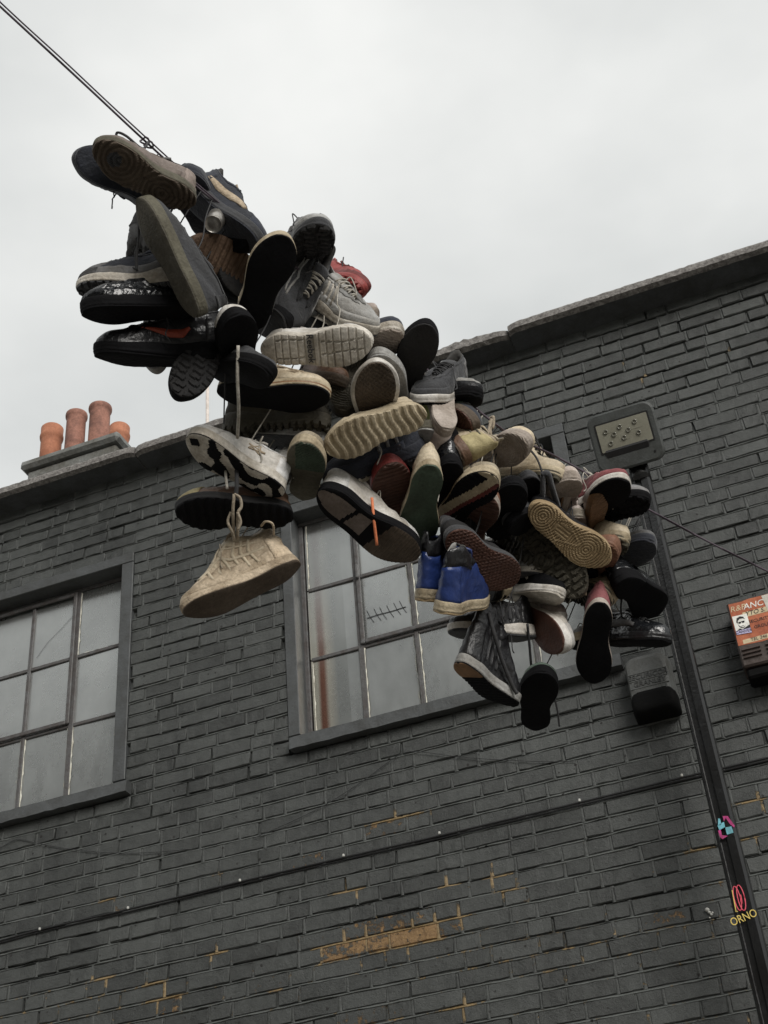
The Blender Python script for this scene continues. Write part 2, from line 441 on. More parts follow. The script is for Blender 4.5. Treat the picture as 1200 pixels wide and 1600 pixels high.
# mortar sheet behind the brick faces with a struck bed joint under each course
mv, mf, mchip, msh = [], [], [], []
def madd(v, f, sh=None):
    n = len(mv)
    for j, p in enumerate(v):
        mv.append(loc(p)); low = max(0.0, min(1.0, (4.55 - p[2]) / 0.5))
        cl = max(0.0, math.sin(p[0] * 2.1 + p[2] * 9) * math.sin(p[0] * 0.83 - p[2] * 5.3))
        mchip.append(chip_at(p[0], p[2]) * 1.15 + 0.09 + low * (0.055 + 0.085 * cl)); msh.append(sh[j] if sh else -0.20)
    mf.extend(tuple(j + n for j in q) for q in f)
def spans(zc):
    s = [(XL - 0.3, XR + 0.3)]
    for (a, b, za, zt) in OPEN:
        if za - 0.3 * CH < zc < zt + 0.1 * CH:
            ns = []
            for s0, s1 in s:
                if s1 <= a or s0 >= b: ns.append((s0, s1)); continue
                if s0 < a: ns.append((s0, a))
                if s1 > b: ns.append((b, s1))
            s = ns
    return s
def sgap(t): return max(0.0, min(1.0, 2.2 * (math.sin(t) * 0.5 + math.sin(t * 2.7 + 1) * 0.35 + math.sin(t * 7.1) * 0.25)))
for k in range(-30, 58):
    zj = Z0 + k * CH
    if zj < 2.5: continue
    r = random.Random(300 + k)
    for s0, s1 in spans(zj):
        n = max(2, int((s1 - s0) / 0.045)); v = []; dps = []
        for i in range(n + 1):
            x = s0 + (s1 - s0) * i / n; z = zj + wav(x, k)
            worn = 0.5 + 0.5 * math.sin(x * 2.3 + k * 1.9) * math.sin(x * 0.9 - k * 0.7)
            deep = 0.0
            if z > 6.3 and x > -2.0: deep = max(0.0, min(1.0, (z - 6.3) / 0.25)) * (0.35 + 0.65 * worn)
            t = r.uniform(.5, 1.5)
            deep = max(deep, 0.55 * sgap(x * 3.1 + k * 5.3) * (0.5 + 0.5 * math.sin(x * 0.8 + k * 0.55)))
            dps.append(deep)
            v += [(x, D + .030, z + .016), (x, D + .0072 + .014 * deep, z + .0064 + r.uniform(-.0006, .0006)),
                  (x, D - .0018 * t + .012 * deep, z - .0042 * t), (x, D + .002 + .012 * deep, z - .0066 * t), (x, D + .030, z - .018)]
        f = [(5*i+j, 5*i+5+j, 5*i+6+j, 5*i+1+j) for i in range(n) for j in range(4)]
        madd(v, [q[::-1] for q in f], [c_ for dp_ in dps for c_ in (-.5, -.45 - dp_, .8 - 1.9 * dp_, .1 - dp_, -.5)])  # joint ridge painted lighter as if sky-lit, recess darker for shade and dirt
# head joints between neighbouring bricks
for i in range(len(bricks) - 1):
    a, b = bricks[i], bricks[i + 1]
    if a[3] != b[3] or not (0 < b[0] - a[1] < .03): continue
    r = random.Random(9000 + i); xm = (a[1] + b[0]) / 2; zw = a[2] + wav(xm, a[3]); dj = .0004 + .0022 * r.random() + (.012 * r.random() if r.random() < .16 or (zw > 6.35 and xm > -2 and r.random() < .6) else 0)
    v = [(a[1] - .004, D + dj + .002, zw - CH * .47), (xm - .0025, D + dj, zw - CH * .47), (xm + .0025, D + dj, zw - CH * .47), (b[0] + .004, D + dj + .002, zw - CH * .47),
         (a[1] - .004, D + dj + .003, zw + CH * .47), (xm - .0025, D + dj + .001, zw + CH * .47), (xm + .0025, D + dj + .001, zw + CH * .47), (b[0] + .004, D + dj + .003, zw + CH * .47)]
    madd(v, [(0, 1, 5, 4), (1, 2, 6, 5), (2, 3, 7, 6)])
def bx_m(x0, x1, z0, z1):
    nx = max(1, int((x1 - x0) / .09)); nz = max(1, int((z1 - z0) / .04)); v = []
    for j in range(nz + 1):
        for i in range(nx + 1):
            v.append((x0 + (x1-x0)*i/nx, D + .0240, z0 + (z1-z0)*j/nz))
    f = [(j*(nx+1)+i, j*(nx+1)+i+1, (j+1)*(nx+1)+i+1, (j+1)*(nx+1)+i) for j in range(nz) for i in range(nx)]
    madd(v, f)
bx_m(XL - .3, XR + .3, 2.4, 4.845); bx_m(XL - .3, XR + .3, 6.345, 6.99)
bx_m(XL - .3, OPEN[0][0], 4.845, 6.345); bx_m(OPEN[0][1], OPEN[1][0], 4.845, 6.345); bx_m(OPEN[1][1], XR + .3, 4.845, 6.345)
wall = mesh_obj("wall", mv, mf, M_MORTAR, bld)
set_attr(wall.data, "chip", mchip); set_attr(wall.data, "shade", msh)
rest = mesh_obj("brickwork", vs, fs, M_BRICK, bld); rest["kind"] = "stuff"
set_attr(rest.data, "chip", chip); set_attr(rest.data, "shade", shade)
def brick_variant(w, var, chipped, shd):
    key = (round(w / 0.004), var, chipped, shd)
    if key not in BR_VAR:
        v, f = brick_shape(w, CH - J - .0010, hash(str(key)) % 65521 if False else (key[0] * 31 + key[1] * 977) % 65521)
        me = bpy.data.meshes.new("brick"); me.from_pydata(v, [], f); me.materials.append(M_BRICK)
        set_attr(me, "chip", [chipped] * len(v)); set_attr(me, "shade", [shd] * len(v))
        BR_VAR[key] = me
    return BR_VAR[key]
for i in sorted(single):
    x0, x1, zc, k = bricks[i]
    dy, dz, rot, shd = jit(i)
    xc = (x0 + x1) / 2
    cc = round(chip_at(xc, zc) / 0.06) * 0.06
    o = bpy.data.objects.new("brick", brick_variant(round((x1 - x0) / .004) * .004, i % 3, round(cc, 2), round(shd * 0.6, 1)))
    COL.objects.link(o); o.parent = bld
    o.location = loc((xc, D + dy, zc + dz + wav(xc, k))); o.rotation_euler = (0, -rot, 0)
# plinth, back and roof
MB().box(loc((XL - .3, D + .001, 0)), loc((XR + .3, D + .3, 2.42))).build("plinth", M_TRIM, bld)
mb = MB()
mb.box(loc((XL - .3, D + .24, 2.43)), loc((XR + .3, D + .28, 4.80)))
mb.box(loc((XL - .3, D + .24, 6.40)), loc((XR + .3, D + .28, 6.96)))
for a, b in ((XL - .3, OPEN[0][0] + .05), (OPEN[0][1] - .05, OPEN[1][0] + .05), (OPEN[1][1] - .05, XR + .3)):
    mb.box(loc((a, D + .24, 4.80)), loc((b, D + .28, 6.40)))
mb.build("backing_wall", M_TRIM, bld)
MB().box(loc((XL - .3, D + .20, 6.72)), loc((XR + .3, D + 8.0, 6.80))).build("roof", M_SOFFIT, bld)

# coping of concrete lengths over a painted, shaded bed
SEG = [-7.3, -5.4, -3.30, -2.1, -0.965, 0.85, 2.9]
for si in range(len(SEG) - 1):
    x0, x1 = SEG[si] + .004, SEG[si+1] - .004
    r = random.Random(40 + si)
    worn = si == 3                                 # the mossy, broken length
    n = int((x1 - x0) / 0.025)
    v = []
    oy, ozz = r.uniform(-.010, .008), r.uniform(-.006, .006)
    for i in range(n + 1):
        x = x0 + (x1 - x0) * i / n
        e = 0.030 * max(0, 1 - (i / 1.5)) + 0.030 * max(0, 1 - ((n - i) / 1.5))
        q = lambda a: r.uniform(-a, a)
        k = 1.0 if worn else 0.4
        top = 7.050 + ozz + q(.005 * k) + (0.012 * math.sin(x * 9) if worn else 0)
        yb = D - 0.172 + oy + e * .6 + (0.035 if worn else 0)
        v += [(x, D + .02, 6.972 + q(.002)), (x, yb + .03 + q(.002), 6.978 + ozz + q(.003 * k)), (x, yb + q(.003 * k), 6.990 + ozz + q(.003 * k)),
              (x, yb + q(.004 * k), 7.025 + ozz + q(.005 * k)), (x, yb + .006 + q(.005 * k), top - .012), (x, yb + .03 + q(.006), top + q(.002)),
              (x, D + .10, top + .015 + q(.004)), (x, D + .26, top + .02), (x, D + .27, 6.96)]
    m_ = 9
    f = [(m_*i+j, m_*i+m_+j, m_*i+m_+1+j, m_*i+1+j) for i in range(n) for j in range(m_ - 1)]
    f = [q[::-1] for q in f]
    f += [tuple(range(m_)), tuple(range(n*m_, n*m_ + m_))[::-1]]
    fm = [(1 if (j == 0) else 0) for i in range(n) for j in range(m_ - 1)] + [0, 0]
    o = mesh_obj("coping_stone", [loc(p) for p in v], f, [M_COPING, M_SOFFIT], bld, fmat=fm)
    if worn: o["label"] = "dark mossy coping stone with a crumbling edge"

# ------------------------------------------------------------------ windows
def glass_mat(name, pane_stripes=0.0, tone=1.0):
    m = bpy.data.materials.new(name); m.use_nodes = True
    n, l = m.node_tree.nodes, m.node_tree.links
    b = n["Principled BSDF"]
    g = n.new("ShaderNodeNewGeometry")
    nz = n.new("ShaderNodeTexNoise"); nz.inputs['Scale'].default_value = 2.2; nz.inputs['Detail'].default_value = 4; nz.inputs['Roughness'].default_value = .6
    l.new(g.outputs['Position'], nz.inputs['Vector'])
    rp = n.new("ShaderNodeValToRGB")
    rp.color_ramp.elements[0].position = .3; rp.color_ramp.elements[0].color = (.36*tone, .37*tone, .365*tone, 1)
    rp.color_ramp.elements[1].position = .7; rp.color_ramp.elements[1].color = (.47*tone, .485*tone, .475*tone, 1)
    l.new(nz.outputs[0], rp.inputs[0])
    col = rp.outputs[0]
    gm = n.new("ShaderNodeMapping"); gm.inputs['Scale'].default_value = (2.2, 1.0, 0.9); l.new(g.outputs['Position'], gm.inputs[0])
    gd = n.new("ShaderNodeTexNoise"); gd.inputs['Scale'].default_value = 3.0; gd.inputs['Detail'].default_value = 8; gd.inputs['Roughness'].default_value = .68; l.new(gm.outputs[0], gd.inputs['Vector'])
    gr = n.new("ShaderNodeMapRange"); gr.inputs['From Min'].default_value = .35; gr.inputs['From Max'].default_value = .65; gr.inputs['To Min'].default_value = .92; gr.inputs['To Max'].default_value = 1.06; l.new(gd.outputs[0], gr.inputs['Value'])
    oi_ = n.new("ShaderNodeObjectInfo"); om = n.new("ShaderNodeMapRange"); om.inputs['To Min'].default_value = .88; om.inputs['To Max'].default_value = 1.10; l.new(oi_.outputs['Random'], om.inputs['Value'])
    gx = n.new("ShaderNodeMath"); gx.operation = 'MULTIPLY'; l.new(gr.outputs[0], gx.inputs[0]); l.new(om.outputs[0], gx.inputs[1])
    gs = n.new("ShaderNodeVectorMath"); gs.operation = 'SCALE'; l.new(col, gs.inputs[0]); l.new(gx.outputs[0], gs.inputs['Scale']); col = gs.outputs[0]
    gq = n.new("ShaderNodeMapRange"); gq.inputs['From Min'].default_value = .35; gq.inputs['From Max'].default_value = .65; gq.inputs['To Min'].default_value = .24; gq.inputs['To Max'].default_value = .33; l.new(gd.outputs[0], gq.inputs['Value']); l.new(gq.outputs[0], b.inputs['Roughness'])
    if pane_stripes:  # cream and red-brown stripes painted into the pane colour, fading upward
        sx = n.new("ShaderNodeSeparateXYZ"); l.new(g.outputs['Position'], sx.inputs[0])
        mp = n.new("ShaderNodeMapping"); mp.inputs['Scale'].default_value = (3, 1, 0.5); l.new(g.outputs['Position'], mp.inputs[0])
        nw = n.new("ShaderNodeTexNoise"); nw.inputs['Scale'].default_value = 2.0; l.new(mp.outputs[0], nw.inputs['Vector'])
        wob = n.new("ShaderNodeMath"); wob.operation = 'MULTIPLY_ADD'; wob.inputs[1].default_value = 0.05; l.new(nw.outputs[0], wob.inputs[0]); l.new(sx.outputs[0], wob.inputs[2])
        xr = n.new("ShaderNodeMapRange"); xr.inputs['From Min'].default_value = -2.325; xr.inputs['From Max'].default_value = -2.175; l.new(wob.outputs[0], xr.inputs['Value'])
        sr = n.new("ShaderNodeValToRGB"); e = sr.color_ramp.elements
        e[0].position = 0; e[0].color = (.50, .48, .40, 1)
        e[1].position = 1; e[1].color = (.32, .33, .32, 1)
        for p, c in ((.22, (.52, .50, .42, 1)), (.36, (.20, .085, .055, 1)), (.50, (.22, .10, .065, 1)), (.66, (.52, .49, .42, 1))):
            q = e.new(p); q.color = c
        l.new(xr.outputs[0], sr.inputs[0])
        mx = n.new("ShaderNodeMix"); mx.data_type = 'RGBA'
        zr = n.new("ShaderNodeMapRange"); zr.inputs['From Min'].default_value = 5.95; zr.inputs['From Max'].default_value = 5.3
        zr.inputs['To Min'].default_value = .12; zr.inputs['To Max'].default_value = .95
        l.new(sx.outputs[2], zr.inputs['Value'])
        ls = n.new("ShaderNodeMath"); ls.operation = 'LESS_THAN'; ls.inputs[1].default_value = -2.14; l.new(sx.outputs[0], ls.inputs[0])
        mu = n.new("ShaderNodeMath"); mu.operation = 'MULTIPLY'; l.new(zr.outputs[0], mu.inputs[0]); l.new(ls.outputs[0], mu.inputs[1])
        l.new(mu.outputs[0], mx.inputs[0]); l.new(col, mx.inputs[6]); l.new(sr.outputs[0], mx.inputs[7]); col = mx.outputs[2]
    l.new(col, b.inputs['Base Color'])
    b.inputs['Metallic'].default_value = 0.85; b.inputs['Roughness'].default_value = 0.27
    b.inputs['Coat Weight'].default_value = 0.6; b.inputs['Coat Roughness'].default_value = 0.04
    nb = n.new("ShaderNodeTexNoise"); nb.inputs['Scale'].default_value = 55; l.new(g.outputs['Position'], nb.inputs['Vector'])
    bp = n.new("ShaderNodeBump"); bp.inputs['Strength'].default_value = .06; bp.inputs['Distance'].default_value = .003
    l.new(nb.outputs[0], bp.inputs['Height']); l.new(bp.outputs[0], b.inputs['Normal'])
    return m
M_GLASS = glass_mat("obscured_glass"); M_GLASS_ST = glass_mat("striped_glass_pane", 1.0)
M_DARKROOM = mat("dark_room", (0.02, 0.02, 0.02), .9, 0)
GZ = [4.965, 5.405, 5.843, 6.290]                 # glazing bar heights
YG = D + 0.100
def window(x0, x1, bars, casement, pane_stripes):
    """x0, x1 outer surround; bars = x of glazing bars, jambs included; casement = (first, last) column of the opening light"""
    w = empty("window", loc(((x0 + x1) / 2, D, 4.83)), parent=bld)
    c = ((x0 + x1) / 2, D, 4.83)
    L = lambda p: (p[0] - c[0], p[1] - c[1], p[2] - c[2])
    def bx(mb, a, b, bev=.003): mb.box(L(a), L(b), bev)
    bw = 0.062
    m = MB(); bx(m, (x0, D - .012, 6.31), (x1, D + .13, 6.372)); m.build("lintel_band", M_TRIM, w)
    m = MB(); bx(m, (x0, D - .010, 4.93), (x0 + bw, D + .13, 6.3085)); m.build("jamb", M_TRIM, w)
    m = MB(); bx(m, (x1 - bw - .012, D - .010, 4.93), (x1, D + .13, 6.3085)); m.build("jamb", M_TRIM, w)
    # sill with an uneven front edge
    n = 40; v = []
    r = random.Random(int(x0 * 100))
    for i in range(n + 1):
        x = x0 + .02 * (x0 > -3) + (x1 - x0 + .035) * i / n; q = lambda a: r.uniform(-a, a)
        v += [L(p) for p in ((x, D + .13, 4.928), (x, D + .01 + q(.001), 4.912 + q(.001)), (x, D - .05 + q(.0015), 4.900 + q(.0015)), (x, D - .055 + q(.0015), 4.835 + q(.002)), (x, D + .02, 4.838), (x, D + .13, 4.84))]
    f = [(6*i+j, 6*i+6+j, 6*i+6+(j+1) % 6, 6*i+(j+1) % 6)[::-1] for i in range(n) for j in range(6)] + [tuple(range(6)), tuple(range(6*n, 6*n+6))[::-1]]
    mesh_obj("sill", v, [q[::-1] for q in f], M_TRIM, w)
    m = MB(); bx(m, (bars[0] - .05, YG + .0, 6.29), (bars[-1] + .05, YG + .03, 6.33)); bx(m, (bars[0] - .05, YG, 4.92), (bars[0] - .006, YG + .03, 6.285)); bx(m, (bars[-1] + .006, YG, 4.92), (bars[-1] + .05, YG + .03, 6.285)); bx(m, (bars[0] - .004, YG, 4.925), (bars[-1] + .004, YG + .03, GZ[0] - .001))
    m.build("steel_frame", M_STEEL, w)
    ca, cb = casement
    for i in range(1, len(bars) - 1):
        m = MB(); hwid = .016 if i in (ca, cb) else .011
        bx(m, (bars[i] - hwid, YG - .004, GZ[0]), (bars[i] + hwid, YG + .028, GZ[3] - .002)); m.build("glazing_bar", M_STEEL, w)
    for z in GZ[1:3]:
        m = MB()
        for i in range(len(bars) - 1): bx(m, (bars[i] + .0115, YG - .002, z - .011), (bars[i+1] - .0115, YG + .026, z + .011))
        m.build("glazing_bar", M_STEEL, w)
    # casement frame standing proud
    m = MB(); a, b = bars[ca] + .004, bars[cb] - .004
    for (p, q) in (((a, YG - .020, GZ[1] + .006), (a + .024, YG - .0045, GZ[3] - .006)), ((b - .024, YG - .020, GZ[1] + .006), (b, YG - .0045, GZ[3] - .006)),
                   ((a + .0245, YG - .020, GZ[3] - .030), (b - .0245, YG - .0045, GZ[3] - .006)), ((a + .0245, YG - .020, GZ[1] + .006), (b - .0245, YG - .0045, GZ[1] + .032))):
        bx(m, p, q, .004)
    m.build("casement_frame", M_STEEL, w)
    m = MB(); bx(m, (a + .006, YG - .040, GZ[2] - .03), (a + .022, YG - .0205, GZ[2] + .06), .004); m.build("casement_stay", M_STEEL, w)
    for j in range(3):
        for i in range(len(bars) - 1):
            p = MB()
            tilt = random.Random(i * 7 + j + int(x0 * 10)).uniform(-.003, .003)
            y = YG + .008
            p.add([L((bars[i] + .004, y - tilt, GZ[j] + .004)), L((bars[i+1] - .004, y + tilt, GZ[j] + .004)), L((bars[i+1] - .004, y + tilt, GZ[j+1] - .004)), L((bars[i] + .004, y - tilt, GZ[j+1] - .004)),
                   L((bars[i] + .004, y + .006, GZ[j] + .004)), L((bars[i+1] - .004, y + .006, GZ[j] + .004)), L((bars[i+1] - .004, y + .006, GZ[j+1] - .004)), L((bars[i] + .004, y + .006, GZ[j+1] - .004))],
                  [(0,1,2,3), (7,6,5,4), (0,4,5,1), (1,5,6,2), (2,6,7,3), (3,7,4,0)])
            pane = p.build("pane", M_GLASS_ST if (pane_stripes and i == 0) else M_GLASS, w)
            # crumbling putty fillets
            if j == 0 or random.Random(i + j * 9 + int(x0 * 3)).random() < .55:
                v, f = [], []
                rr = random.Random(i * 31 + j * 17 + int(x0 * 5))
                x_a, x_b, z_a, z_b = bars[i] + .0155, bars[i+1] - .0155, GZ[j] + .0105, GZ[j+1] - .0125
                for (e0, e1, inn) in (((x_a, z_a), (x_b, z_a), (0, 1)), ((x_a, z_a), (x_a, z_b), (1, 0)), ((x_b, z_a), (x_b, z_b), (-1, 0))):
                    on = rr.random() < (.95 if j == 0 else .6)
                    if not on: continue
                    k = 22; n0 = len(v)
                    for s in range(k + 1):
                        t = s / k; wd = max(.0006, .0080 * (0.55 + 0.45 * math.sin(t * 11 + i * 3) * math.sin(t * 27 + j)) * rr.uniform(.5, 1.2))
                        px_, pz_ = e0[0] + (e1[0]-e0[0])*t, e0[1] + (e1[1]-e0[1])*t
                        v += [L((px_, YG - .002, pz_)), L((px_ + inn[0]*wd, YG + .003, pz_ + inn[1]*wd))]
                    f += [(n0+2*s, n0+2*s+2, n0+2*s+3, n0+2*s+1) for s in range(k)]
                if v:
                    o = mesh_obj("putty", v, f, M_PUTTY, w)
    MB().box(L((x0 - .05, D + .30, 4.8)), L((x1 + .05, D + .31, 6.4))).build("room_back", M_DARKROOM, w)
    return w, L
w1, L1 = window(OPEN[0][0], OPEN[0][1], [-4.978, -4.678, -4.378, -4.080, -3.778, -3.482], (2, 4), False)
w2, L2 = window(OPEN[1][0], OPEN[1][1], [-2.347, -2.056, -1.753, -1.450, -1.148, -0.857], (1, 3), True)
# scratched tally of strokes on a pane, a crack line and smears
M_MARK = mat("black_marker", (0.02, 0.02, 0.022), .6, 0)
m = MB()
def pane_pt(u, v): return Vector(L2(on_plane(u, v, YG + .0045)))
def stroke(m, pts, r): m.tube([pane_pt(u, v) for u, v in pts], r, 4)
stroke(m, [(573, 966), (592, 960), (612, 955), (634, 948)], .0022)
for u, v in ((578, 964), (589, 961), (598, 959), (609, 956), (620, 952), (629, 949)):
    stroke(m, [(u - 5, v - 10), (u, v), (u + 6, v + 8)], .0018)
o = m.build("drawn_strokes", M_MARK, w2); o["label"] = "row of black hand drawn stitch strokes on the glass"
m = MB()
m.tube([Vector(L1(on_plane(u, v, YG + .0045))) for u, v in ((57, 1028), (75, 1003), (95, 983), (114, 962))], .0009, 4)
m.build("crack", M_MARK, w1)

# ------------------------------------------------------------------ cables on the wall
def wall_path(px, y, k=6): return smooth_path([on_plane(u, v, y) for u, v in px], k)
CP = [(-60, 1484), (0, 1470), (62, 1453), (130, 1437), (200, 1421), (375, 1378), (537, 1340), (687, 1306), (800, 1279), (906, 1254), (1066, 1215), (1200, 1184), (1300, 1160)]
cab = empty("cable", on_plane(600, 1326, D - .02))
tag(cab, "black cable clipped along the wall below both windows", "cable")
off = Vector(cab.location)
MB().tube([p - off for p in wall_path(CP, D - .012)], .0052, 6).build("sheath", M_BLACK, cab, True)
MB().tube([p - off + Vector((0, .003, -.011)) for p in wall_path(CP, D - .010)], .0035, 6).build("sheath", M_BLACK, cab, True)
for u, v in ((62, 1453), (200, 1420), (375, 1377), (537, 1338), (687, 1303), (906, 1252), (1066, 1213)):
    p = on_plane(u, v, D - .02) - off
    MB().box((p.x - .006, p.y - .004, p.z - .001), (p.x + .004, p.y + .006, p.z + .012), .002).build("clip", M_CLIP, cab)
M_WIRE = mat("thin_dark_wire", (0.032, 0.033, 0.034), .5, 0)
for nm, px in (("thin black wire drooping on the brickwork under the shoe cluster", [(395, 1310), (430, 1295), (500, 1262), (560, 1225), (605, 1192), (632, 1176), (660, 1175), (705, 1181), (760, 1186), (850, 1190), (900, 1189)]),
               ("thin black wire sagging below the left window", [(-20, 1334), (0, 1325), (24, 1312), (40, 1313), (75, 1321), (130, 1329), (190, 1333), (250, 1331), (300, 1326)])):
    pts = wall_path(px, D - .010)
    o = empty("cable", pts[0]); tag(o, nm, "cable")
    MB().tube([p - Vector(pts[0]) for p in pts], .0019, 5).build("sheath", M_WIRE, o, True)

# chimney and mast behind the parapet
M_STACK = mat("chimney_render", (0.17, 0.175, 0.17), .85, .5, 5, .8, 40)
M_POT = mat("terracotta", (0.36, 0.15, 0.085), .8, .4, 7, .4, 60, tint=(.7, .6, .6))
M_POT2 = mat("sooty_terracotta", (0.27, 0.13, 0.095), .8, .6, 5, .4, 60, tint=(.5, .5, .55))
chim = empty("chimney_stack", (-5.2, 7.9, 6.8))
tag(chim, "rendered chimney stack with four terracotta pots behind the parapet", "chimney")
o0 = Vector(chim.location)
def lc(p): return tuple(Vector(p) - o0)
MB().box(lc((-5.66, 7.76, 6.8)), lc((-4.80, 8.60, 9.31)), .015).build("stack", M_STACK, chim)
m = MB(); m.box(lc((-5.71, 7.70, 9.312)), lc((-4.75, 8.66, 9.41)), .03)
m.build("cap_slab", M_STACK, chim)
m = MB(); m.box(lc((-5.55, 7.86, 9.411)), lc((-4.90, 8.5, 9.50)), .05); m.build("flaunching", M_STACK, chim)
for (u, v, y, r, h, mm, crown) in ((82, 670, 8.05, .093, .62, M_POT, True), (120, 648, 7.98, .088, .78, M_POT2, False), (157, 637, 7.96, .093, .86, M_POT2, False), (187, 668, 8.42, .088, .62, M_POT, True)):
    p = on_plane(u, v, y); zt = p.z
    pr = [(r * .98, -h), (r, -h * .5), (r * 1.0, -.16), (r * 1.02, -.15), (r * 1.10, -.135), (r * 1.14, -.11), (r * 1.12, -.095), (r * 1.06, -.085), (r * 1.08, -.01), (r * 1.0, 0), (r * .86, 0), (r * .84, -.25)] if crown else \
         [(r, -h), (r * .98, -h * .4), (r * .97, -.07), (r * 1.0, -.06), (r * 1.09, -.045), (r * 1.12, -.025), (r * 1.09, -.005), (r * 1.0, 0), (r * .86, 0), (r * .84, -.25)]
    MB().lathe(pr, 28, lc(p)).build("chimney_pot", mm, chim, True)
pb, pt = on_plane(324, 690, 7.2), on_plane(322, 560, 7.2)
pole = empty("mast", (pb.x, pb.y, 6.8)); tag(pole, "slim pale mast rising behind the parapet under the hanging black trainer", "mast")
M_MAST = mat("pale_mast", (0.62, 0.56, 0.52), .6, .2)
MB().tube([(0, 0, 0), (0, 0, pt.z - 6.8)], .013, 10).build("tube", M_MAST, pole, True)
MB().tube([(0, 0, pt.z - 6.8), (0, 0, pt.z - 6.77)], .017, 10).build("cap", M_MAST, pole, True)

# ------------------------------------------------------------------ lamp post and floodlight
M_POST = mat("post_black_paint", (0.012, 0.0125, 0.013), .24, .4, 6, .15, 80, spec=.5)
M_LAMP = mat("lamp_grey_casting", (0.052, 0.057, 0.056), .55, .3, 12, .2, 120)
post = empty("lamp_post", (-.427, 5.36, 0)); tag(post, "tall black steel lamp post standing in front of the brick wall", "lamp post")
prof = [(-.044, .035), (-.044, -.016), (-.038, -.028), (-.030, -.030), (-.027, -.019), (-.006, -.020), (-.001, -.031), (.030, -.034), (.041, -.024), (.044, -.012), (.044, .035), (.034, .043), (-.034, .043)]
v = [(x, y, z) for z in (0.0, 5.66) for x, y in prof]; n = len(prof)
f = [(i, (i + 1) % n, n + (i + 1) % n, n + i) for i in range(n)] + [tuple(range(n))[::-1], tuple(range(n, 2 * n))]
mesh_obj("column", v, f, M_POST, post)
MB().tube([(0, 0, 5.60), (0, 0, 5.70)], [.049, .047], 14).build("collar", M_POST, post, True)
MB().tube([(-.004, -.01, 5.66), (-.004, -.03, 5.80), (-.01, -.06, 5.86)], .036, 12).build("neck", M_POST, post, True)
MB().box((-.14, -.14, 5.70), (.10, .02, 5.80), .02).build("bracket", M_BLACK, post)
# painted tags on the column
def post_pt(u, v, y=5.36 - .0352): return on_plane(u, v, y) - Vector(post.location)
M_PINK = mat("magenta_paint", (0.36, 0.035, 0.16), .5, .4); M_CYAN = mat("cyan_paint", (0.14, 0.40, 0.48), .5, .4)
M_RED = mat("pinkish_red_paint", (0.62, 0.08, 0.12), .5, .1); M_GOLD = mat("yellow_paint", (0.62, 0.47, 0.12), .5, .1)
def flat(name, px, m, dy=0.0):
    pts = [post_pt(u, v, 5.36 - .0352 - dy) for u, v in px]; n = len(pts)
    vv = pts + [p + Vector((0, .003, 0)) for p in pts]
    return mesh_obj(name, vv, [tuple(range(n)), tuple(range(n, 2*n))[::-1]] + [(i, n+i, n+(i+1) % n, (i+1) % n) for i in range(n)], m, post)
flat("sticker", [(1121, 1290), (1131, 1284), (1133, 1292), (1124, 1297)], M_CYAN); flat("sticker", [(1122, 1279), (1125, 1279), (1127, 1288), (1122, 1290)], M_CYAN)
flat("sticker", [(1133, 1293), (1143, 1291), (1146, 1301), (1136, 1304)], M_CYAN)
flat("sticker", [(1129, 1275), (1137, 1275), (1148, 1290), (1147, 1293), (1140, 1287), (1134, 1278), (1131, 1283)], M_PINK)
flat("sticker", [(1122, 1298), (1126, 1296), (1128, 1305), (1137, 1306), (1129, 1311), (1125, 1308)], M_PINK)
def brush(name, px, m, r=.0022):
    MB().tube([post_pt(u, v) for u, v in px], r, 5).build(name, m, post, True)
for cx_, cy_, rx, ry in ((1152, 1404, 5, 19), (1158, 1403, 5.5, 20)):
    brush("painted_loop", [(cx_ + rx * math.cos(t) + 4.5 * math.sin(t), cy_ + ry * math.sin(t)) for t in [2 * PI * i / 18 for i in range(19)]], M_RED)
brush("painted_stroke", [(1144, 1391), (1150, 1425), (1153, 1424)], M_GOLD)
brush("painted_stroke", [(1157, 1398), (1160, 1412)], M_RED)
ax_u = (post_pt(1172, 1431) - post_pt(1153, 1439)).normalized()
nrm = Vector((0, -1, 0)); ax_v = nrm.cross(ax_u)
p = post_pt(1162, 1434, 5.36 - .0365)
text("ORNO", .044, Matrix((( ax_u.x*.8, ax_v.x, nrm.x, p.x), (ax_u.y*.8, ax_v.y, nrm.y, p.y), (ax_u.z*.8, ax_v.z, nrm.z, p.z), (0, 0, 0, 1))), M_GOLD, post)

def rrect(w, h, r, n=6):
    out = []
    for cx_, cz_, a0 in ((w/2-r, h/2-r, 0), (-w/2+r, h/2-r, PI/2), (-w/2+r, -h/2+r, PI), (w/2-r, -h/2+r, 1.5*PI)):
        for i in range(n + 1):
            a = a0 + PI / 2 * i / n; out.append((cx_ + r * math.cos(a), cz_ + r * math.sin(a)))
    return out
def loft(mb, rings):
    """rings: (w, h, r, depth, dz); depth runs out along -y"""
    v = []; n = 28
    for (w, h, r, d, dz) in rings: v += [(x, -d, z + dz) for x, z in rrect(w, h, r)]
    f = [(i*n+k, i*n+(k+1) % n, (i+1)*n+(k+1) % n, (i+1)*n+k)[::-1] for i in range(len(rings)-1) for k in range(n)]
    f += [tuple(range(n)), tuple(range((len(rings)-1)*n, len(rings)*n))[::-1]]
    mb.add(v, [q[::-1] for q in f]); return mb
tl = .50
lamp = empty("floodlight", mat=Matrix.Translation(on_plane(977, 683, 5.22)) @ Matrix.Rotation(-tl, 4, 'X') @ Matrix.Rotation(math.radians(-2), 4, 'Y'))
lamp.rotation_mode = 'XYZ'
tag(lamp, "square grey LED floodlight on top of the black post", "floodlight")
